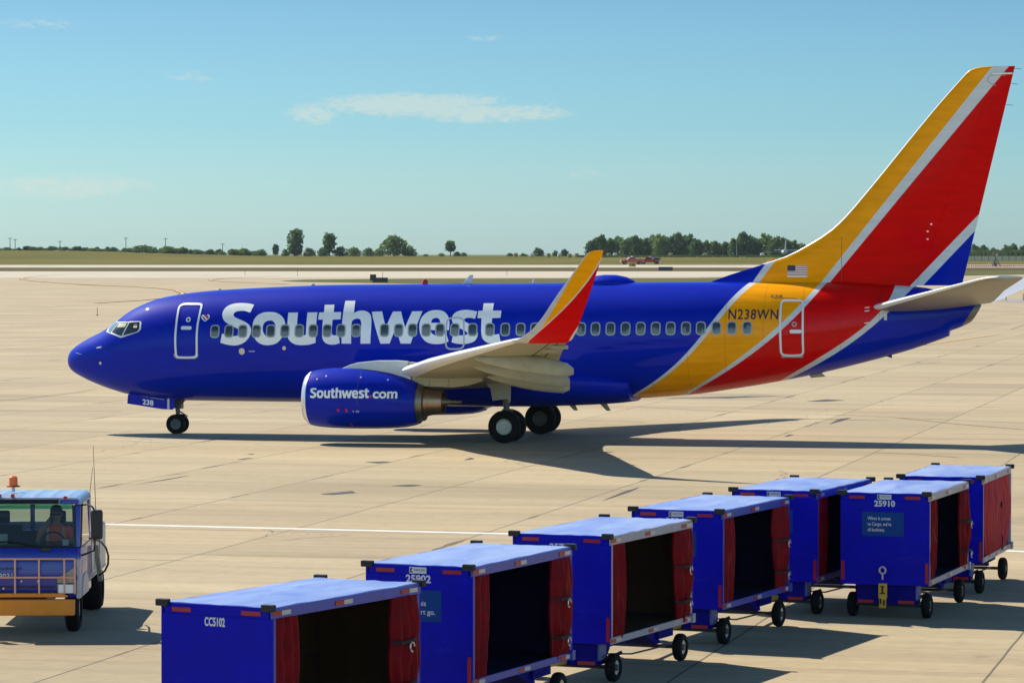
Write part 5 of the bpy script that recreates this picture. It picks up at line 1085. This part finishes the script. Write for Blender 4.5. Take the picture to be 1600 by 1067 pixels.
where = ['behind the tip of the winglet','just right of the winglet tip','third from the winglet','left of the red trucks','over the left red truck','above the gap between the red trucks','over the darker red truck','right of the red trucks','above the long black sign','right of the long black sign',
    'with the highest crown before the pale pole','on the right slope of the long wood','at the right end of the long wood','in the dip right of the long wood','in the lower dip, farther right','left of the pale pole','behind the pale pole','tall and right of the pale pole','between the two tall crowns','tall beside the white parked aircraft','behind the fin of the white parked aircraft','behind the right half of the white parked aircraft','right of the white parked aircraft','near the yellow dorsal fin','lowest, touching the yellow dorsal fin']
for i, ((px, h), wh) in enumerate(zip(woods, where)):
    tree('wood', px, 398, h+2, .80 if h > 20 else 1.0, 1445+8*(i%4), 'woodland tree '+wh, 'trees of the wood on the right', M_LEAFD if i % 3 == 0 else M_LEAF)
for px, h, wk, lab in [(1523,11,1.0,'tree on the far right horizon beside the fin'),(1537,10,.9,'second tree right of the fin on the horizon'),(1553,6,1.2,'tiny tree in the gap on the far right horizon'),(1572,10,.9,'left tree of the far right pair above the crop'),(1583,12,.9,'taller tree of the far right pair above the crop'),(1598,9,1.0,'tree cut by the right edge above the crop')]:
    tree('wood', px, 388, h+11, wk*.75, 1600, lab, 'trees on the horizon')
hedge = [(4,4),(18,4),(31,3),(46,6),(60,5),(75,4),(92,4),(110,4),(127,5),(143,4),(160,6),(176,5),(192,4),(208,7),(226,9),(242,8),(258,9),(272,8),(285,8),(300,5),(315,6),(332,6),(348,7),(365,6),(380,10),(396,8)]
rnd = random.Random(21); px = -12.0; i = 0
while px < 400:                    # an overgrown hedge line: shrubs of all sizes, mostly grown together
    h = max(1.6, interp(hedge, px)*rnd.choice([.45,.6,.7,.85,1.0,1.15])+rnd.uniform(-.6,.8))
    tree(rnd.choice(['bush','bush','wood','open'] if h > 4.5 else ['bush']), px, 395, h+1.5, rnd.uniform(.8,2.0), 1456+rnd.uniform(0,14), 'low shrub in the hedge line along the left hill crest', 'hedge shrubs on the left hill crest', M_LEAFD if rnd.random() < .5 else M_LEAF, 'hedge_shrub')
    px += rnd.choice([2.5,3.5,5,6,7,11]); i += 1
# poles
M_POLE = pm('weathered pole', (.11,.095,.08), .8, var=.2); M_POLEL = pm('pale pole', (.45,.42,.36), .6)
for px, h, lab in [(16,17,'utility pole at the far left end of the line'),(24,15,'shorter utility pole beside the first one on the left'),(94,12,'utility pole between the left pair and the tall middle poles'),(197,20,'tall utility pole left of the middle hedge'),(259,21,'tall utility pole above the middle hedge'),(348,15,'utility pole nearest the ragged trees')]:
    Y = 1458; X = at(px,Y); z = gz(Y,X); hh = (h+3)/5335.8*Y
    t = thing('utility_pole', lab, 'utility pole', (X,Y,z), 0, 'utility poles along the horizon')
    f = MB(); f.tube([(0,0,-.3),(0,0,hh)], [.17,.13], 7); f.build('pole', M_POLE, t)
    f = MB(); f.box((0,0,hh-.35),(1.9,.14,.14))
    f.build('crossarm', M_POLE, t, 0)
    f = MB()
    for a in (-.85,-.45,.45,.85): f.tube([(a,0,hh-.3),(a,0,hh-.02)], .06, 5)
    f.build('insulator', M_POLEL, t)
Y = 1440; X = at(1151,Y); t = thing('utility_pole', 'pale slim pole in front of the right hand wood', 'utility pole', (X,Y,gz(Y,X)))
f = MB(); f.tube([(0,0,-.3),(0,0,7.6)], [.14,.09], 7); f.build('pole', M_POLEL, t); f = MB(); f.box((.2,0,7.5),(.7,.12,.12)); f.build('lamp_arm', M_POLEL, t, 0)
# hay bales
M_HAY = pm('hay', (.30,.24,.12), .95, var=.3, scale=3); M_HAYW = pm('white wrapped hay', (.55,.55,.50), .6, var=.1)
def bale(px, Y, label, white=False):
    X = at(px, Y); f = MB(); f.lathe([(-.75,.3),(-.75,.72),(-.68,.80),(.68,.80),(.75,.72),(.75,.3)], (0,0,0), (1,.25,0), 22)
    o = f.build('hay_bale', M_HAYW if white else M_HAY, None, 40); o.location = (X,Y,gz(Y,X)+.76); tag(o, label, 'hay bale', 'hay bales on the far field')
for px, Y, lab, wv in [(806,1440,'round hay bale farthest left of the field',0),(831,1430,'pale wrapped hay bale below the middle clump of trees',1),(857,1425,'round hay bale between two pale ones',0),(874,1432,'pale wrapped hay bale left of the winglet',1),(890,1400,'dark round hay bale nearest on the field, left of the winglet',0),(901,1420,'round hay bale touching the winglet outline',0),(951,1425,'round hay bale just right of the winglet',0),(961,1430,'small pale hay bale right of the winglet',1),(1048,1420,'round hay bale beyond the long black sign',0),(1102,1430,'hay bale right of the long wood',0),(1191,1430,'pale hay bale left of the white parked aircraft',1)]:
    bale(px, Y, lab, wv)
# corn crop and the wall of dry grass at the right
f = MB(); rnd = random.Random(9)
M_CORN = grass('corn crop', (.13,.17,.045), (.20,.24,.07), (.09,.13,.035))
def rows(f, px0, px1, Y, n, h0, h1, rnd):
    for _ in range(n):
        px = rnd.uniform(px0,px1); y = Y+rnd.uniform(-14,14); X = at(px,y); z = gz(y,X); h = rnd.uniform(h0,h1); a = rnd.uniform(0,3.14); wd = rnd.uniform(.3,.6)
        d = Vector((math.cos(a),math.sin(a),0))*wd; le = Vector((rnd.uniform(-.3,.3),rnd.uniform(-.3,.3),0))
        f.add([(X-d.x,y-d.y,z-.1),(X+d.x,y+d.y,z-.1),(X+d.x*.7+le.x,y+d.y*.7+le.y,z+h),(X-d.x*.7+le.x,y-d.y*.7+le.y,z+h*.9)], [(0,1,2,3)])
rows(f, 1490, 1640, 1425, 3500, 2.0, 3.0, rnd); o = f.build('corn_crop', M_CORN, None, 0, recalc=False); o['kind'] = 'stuff'; o['label'] = 'green strip of corn on the far right horizon'; o['category'] = 'crop'
f = MB(); rows(f, 905, 1290, 1412, 5000, .35, .8, rnd); o = f.build('tall_grass', M_CORN, None, 0, recalc=False); o['kind'] = 'stuff'; o['label'] = 'green strip of tall grass in front of the right hand wood'; o['category'] = 'grass'
Y = 1195; x0, x1 = at(1480,Y), at(1680,Y); fz = gz(Y)
t = thing('boundary_fence', 'long weathered boundary fence in front of the corn at the far right', 'fence', (x0,Y,fz))
f = MB(); n = int((x1-x0)/2.4)
for k in range(n): f.box((k*2.4+1.2,0,1.0),(2.2,.05,1.55))
f.build('panel', pm('weathered fence boards', (.60,.50,.33), .9, var=.3, scale=1.2, stretch=(1,1,3)), t, 0)
for k in range(n+1): f = MB(); f.tube([(k*2.4,0,-.2),(k*2.4,0,2.0)], .09, 6); f.build('post', M_POLE, t)
f = MB(); f.box(((x1-x0)/2,0,1.86),(x1-x0,.08,.10)); f.build('rail', M_POLEL, t, 0)
# antenna mast
Y = 1010; X = at(1555,Y); t = thing('antenna_mast', 'spiky lattice antenna mast on tripod legs at the far right grass edge', 'antenna', (X,Y,gz(Y))); t.scale = (1.25,1.25,1.15)
f = MB()
for a in (0,2.1,4.2): f.tube([(1.3*math.cos(a),1.3*math.sin(a),0),(0,0,2.3)], .10, 6)
f.tube([(0,0,0),(0,0,4.4)], .11, 6); f.box((0,0,.5),(.8,.6,1.0)); f.build('mast', M_STEEL, t)
f = MB()
for k in range(7):
    a = -1.2+.4*k; f.tube([(0,0,2.6),(1.9*math.sin(a),0,2.6+2.4*math.cos(a)*.8)], .075, 5)
f.build('antenna_rod', M_POLE, t); f = MB(); f.box((.3,0,3.0),(.5,.5,.4)); f.box((-1.4,.2,.7),(.4,.5,.35)); f.build('equipment_box', M_POLEL, t, 0, .03)
# red and white barricades along the taxiway edge
for k in range(16):
    Y = 1003+k*.4; X = at(1506+k*6.6,Y); t = thing('barricade', 'low red and white barricade in the line along the far right taxiway edge', 'barricade', (X,Y,gz(Y)), 0, 'barricades along the far taxiway')
    f = MB(); f.prism([(-.3,0),(.3,0),(.16,.42),(-.16,.42)], lambda b, z, q: (q,b,z), -.55, .55); f.build('body', M_RED, t, 0, .03)
    f = MB(); f.box((0,-.215,.25),(.4,.16,.18)); f.build('band', M_WHITE, t, 0)
# airfield signs
def sign(px, Y, wd, ht, lift, label, face, txt=None, tmat=None):
    X = at(px, Y); t = thing('airfield_sign', label, 'airfield sign', (X,Y,gz(Y)))
    f = MB(); f.box((0,0,lift+ht/2),(wd,.28,ht)); p = f.build('panel', face, t, 0, .03)
    if txt: decal('sign_text', text_flat(txt, (-wd*.36,lift+ht*.22,wd*.36,lift+ht*.80), .03), tmat, p, lambda u, v: (u,-.15,v))
    for a in (-wd*.36, wd*.36): f = MB(); f.tube([(a,0,-.1),(a,0,lift+.02)], .05, 6); f.build('leg', M_STEEL, t)
    return t
M_SIGNB = pm('sign black', (.012,.012,.014), .5); M_SIGNY = pm('sign yellow', (.78,.42,.03), .45)
sign(988, 985, 1.95, 1.25, .25, 'yellow airfield sign in front of the red pickup truck', M_SIGNY, 'F B4', M_BLACK)
s_ = sign(1040, 895, 3.7, .95, .12, 'long black airfield sign seen from behind on the verge', M_SIGNB)
f = MB()
for k in range(4): f.box((-1.35+.9*k,-.15,.60),(.75,.02,.5))
f.build('back_frame', pm('sign back frame', (.05,.06,.075), .5), s_, 0)
sign(583, 690, 1.25, 1.25, .35, 'tall square black airfield box above the aircraft lettering', M_SIGNB)
sign(594, 683, 3.1, .95, .10, 'long low black airfield box beside the tall square one', M_SIGNB)
# edge markers
for px, Y, h, lab in [(152,343,.8,'thin edge marker post left of the aircraft nose'),(383,800,1.5,'thin edge marker post beyond the front fuselage'),(465,792,1.5,'thin edge marker post above the first title letters'),(598,760,1.3,'thin edge marker post right of the black boxes'),(792,800,1.4,'thin edge marker post above the wing root'),(1572,449,.55,'dark edge marker right of the tailplane'),(1599,449,.9,'dark edge marker cut by the right edge')]:
    X = at(px,Y); t = thing('edge_marker', lab, 'marker post', (X,Y,gz(Y)), 0, 'edge marker posts')
    f = MB(); f.tube([(0,0,0),(0,0,h)], .05 if Y > 400 else .028, 6); f.build('post', M_POLE if h > .6 else M_BLACK, t)
    f = MB(); f.lathe([(0,.16),(.06,.14),(.08,.03)], (0,0,0), (0,0,1), 10); f.build('base', M_POLE, t)
# pickup trucks
M_PRED = pm('pickup red paint', (.75,.03,.03), .3, coat=.6, var=.1); M_PDRED = pm('pickup dark red paint', (.40,.015,.02), .3, coat=.6); M_PGLASS = pm('pickup glass', (.03,.035,.04), .08, coat=.5); M_PCHR = pm('pickup chrome', (.75,.75,.75), .2, metal=.8)
def pickup(px, Y, rz, paint, label, blackbed=False, k=1.0):
    X = at(px,Y); t = thing('pickup_truck', label, 'pickup truck', (X,Y,gz(Y)), rz, 'pickup trucks by the far runway'); t.scale = (k,k,k)
    f = MB(); f.prism([(-2.75,.48),(-2.8,.75),(-2.72,1.02),(-1.2,1.15),(-.55,1.72),(.72,1.74),(.86,1.16),(2.7,1.14),(2.75,.5)], lambda x, z, q: (x,q,z), -.95, .95); b = f.build('body', paint, t, 0, .06)
    f = MB(); f.prism([(-1.02,1.18),(-.50,1.65),(-.02,1.66),(-.02,1.18)], lambda x, z, q: (x,q,z), -.962, .962); f.prism([(.06,1.18),(.06,1.66),(.62,1.66),(.74,1.18)], lambda x, z, q: (x,q,z), -.962, .962); f.build('window', M_PGLASS, b, 0)
    f = MB(); f.box((1.8,0,1.18),(1.6,1.6,.10)); f.build('bed', M_BLACK, b, 0)
    if blackbed: f = MB(); f.box((2.0,0,1.35),(1.3,1.86,.5)); f.build('tool_box', M_BLACK, t, 0, .03)
    f = MB(); f.box((.1,0,1.86),(.35,1.3,.16)); f.build('light_bar', M_WHITE, t, 0, .04)
    for sy in (-1,1): f = MB(); f.box((-2.74,sy*.7,.85),(.10,.4,.16)); f.build('headlight', M_LIGHT, t, 0, .02)
    f = MB(); f.box((-2.82,0,.55),(.14,1.8,.2)); f.box((2.8,0,.55),(.14,1.8,.2)); f.build('bumper', M_PCHR, t, 0, .03)
    for x in (-1.75,1.8):
        for sy in (-1,1):
            f = MB(); f.lathe([(-.13,.2),(-.13,.34),(-.08,.4),(.08,.4),(.13,.34),(.13,.2)], (x,sy*.86,.4), (0,1,0), 20); wl = f.build('wheel', M_TYRE, t, 40)
            f = MB(); f.lathe([(.0,.2),(sy*.14,.2),(sy*.10,.05),(sy*.14,.001)], (x,sy*.86,.4), (0,1,0), 16, True, False); f.build('rim', M_PCHR, wl, 40)
pickup(987, 1090, R(8), M_PRED, 'bright red pickup truck facing left beyond the runway', False, 1.32)
pickup(1015, 1098, R(-18), M_PDRED, 'dark red pickup truck with black load bed beside the brighter one', True, 1.25)
# white parked aircraft, tail on, in front of the wood
Y = 1405; X = at(1226,Y); t = thing('parked_aircraft', 'white aircraft parked far off in front of the wood, seen tail on', 'aircraft', (X,Y,gz(Y)))
M_AW = pm('parked aircraft white', (.62,.62,.62), .4, coat=.3)
f = MB(); f.lathe([(-.2,.12),(1.0,.55),(3,1.0),(9,1.1),(13,.9),(15,.2)], (0,-4,2.05), (0,1,0), 20); f.build('fuselage', M_AW, t, 40)
f = MB(); f.loft([[(-.16*q,-3.9+o,z),(.16*q,-3.9+o,z),(.10*q,-3.9+o+c,z),(-.10*q,-3.9+o+c,z)] for z, o, c, q in ((2.6,-.3,3.4,1.6),(5.0,-.9,2.0,1.2),(7.2,-1.3,1.1,.8))]); f.build('fin', M_AW, t, 0, .02)
f = MB()
for s in (1,-1): f.loft([[(s*x,-3.6+o,2.75+d),(s*x,-3.6+o+c,2.75+d),(s*x,-3.6+o+c,2.98+d),(s*x,-3.6+o,2.98+d)] for x, o, c, d in ((.1,0,2.2,0),(4.7,-.6,1.1,.08))])
f.build('tailplane', M_AW, t, 0)
f = MB()
for s in (1,-1): f.loft([[(s*x,3+o,1.9+d),(s*x,3+o+c,1.9+d),(s*x,3+o+c,2.25+d),(s*x,3+o,2.25+d)] for x, o, c, d in ((.8,0,3.2,0),(8.5,.8,1.5,.35))])
f.build('wing', pm('parked aircraft shade grey', (.16,.18,.17), .6), t, 0)
f = MB(); f.tube([(-.9,4,0),(-.9,4,1.6)], .18, 8); f.tube([(.9,4,0),(.9,4,1.6)], .18, 8); f.tube([(0,9,0),(0,9,1.6)], .15, 8); f.build('landing_gear', M_STEEL, t)

# ------------------------------------------------------------------ air
hz = MB(); hz.span(-2600, 2600, -60, 3200, -13, 30); ho = hz.build('haze', None, None, 0); ho['kind'] = 'stuff'; ho['label'] = 'thin summer haze over the airfield'
hm = bpy.data.materials.new('haze'); hm.use_nodes = True; hn = hm.node_tree; hn.nodes.clear()
hout = N(hn, 'ShaderNodeOutputMaterial'); hv = N(hn, 'ShaderNodeVolumePrincipled'); hv.inputs['Color'].default_value = (.80,.90,1.0,1); hv.inputs['Density'].default_value = .00003; hv.inputs['Anisotropy'].default_value = .2
hn.links.new(hv.outputs[0], hout.inputs['Volume']); ho.data.materials.append(hm)
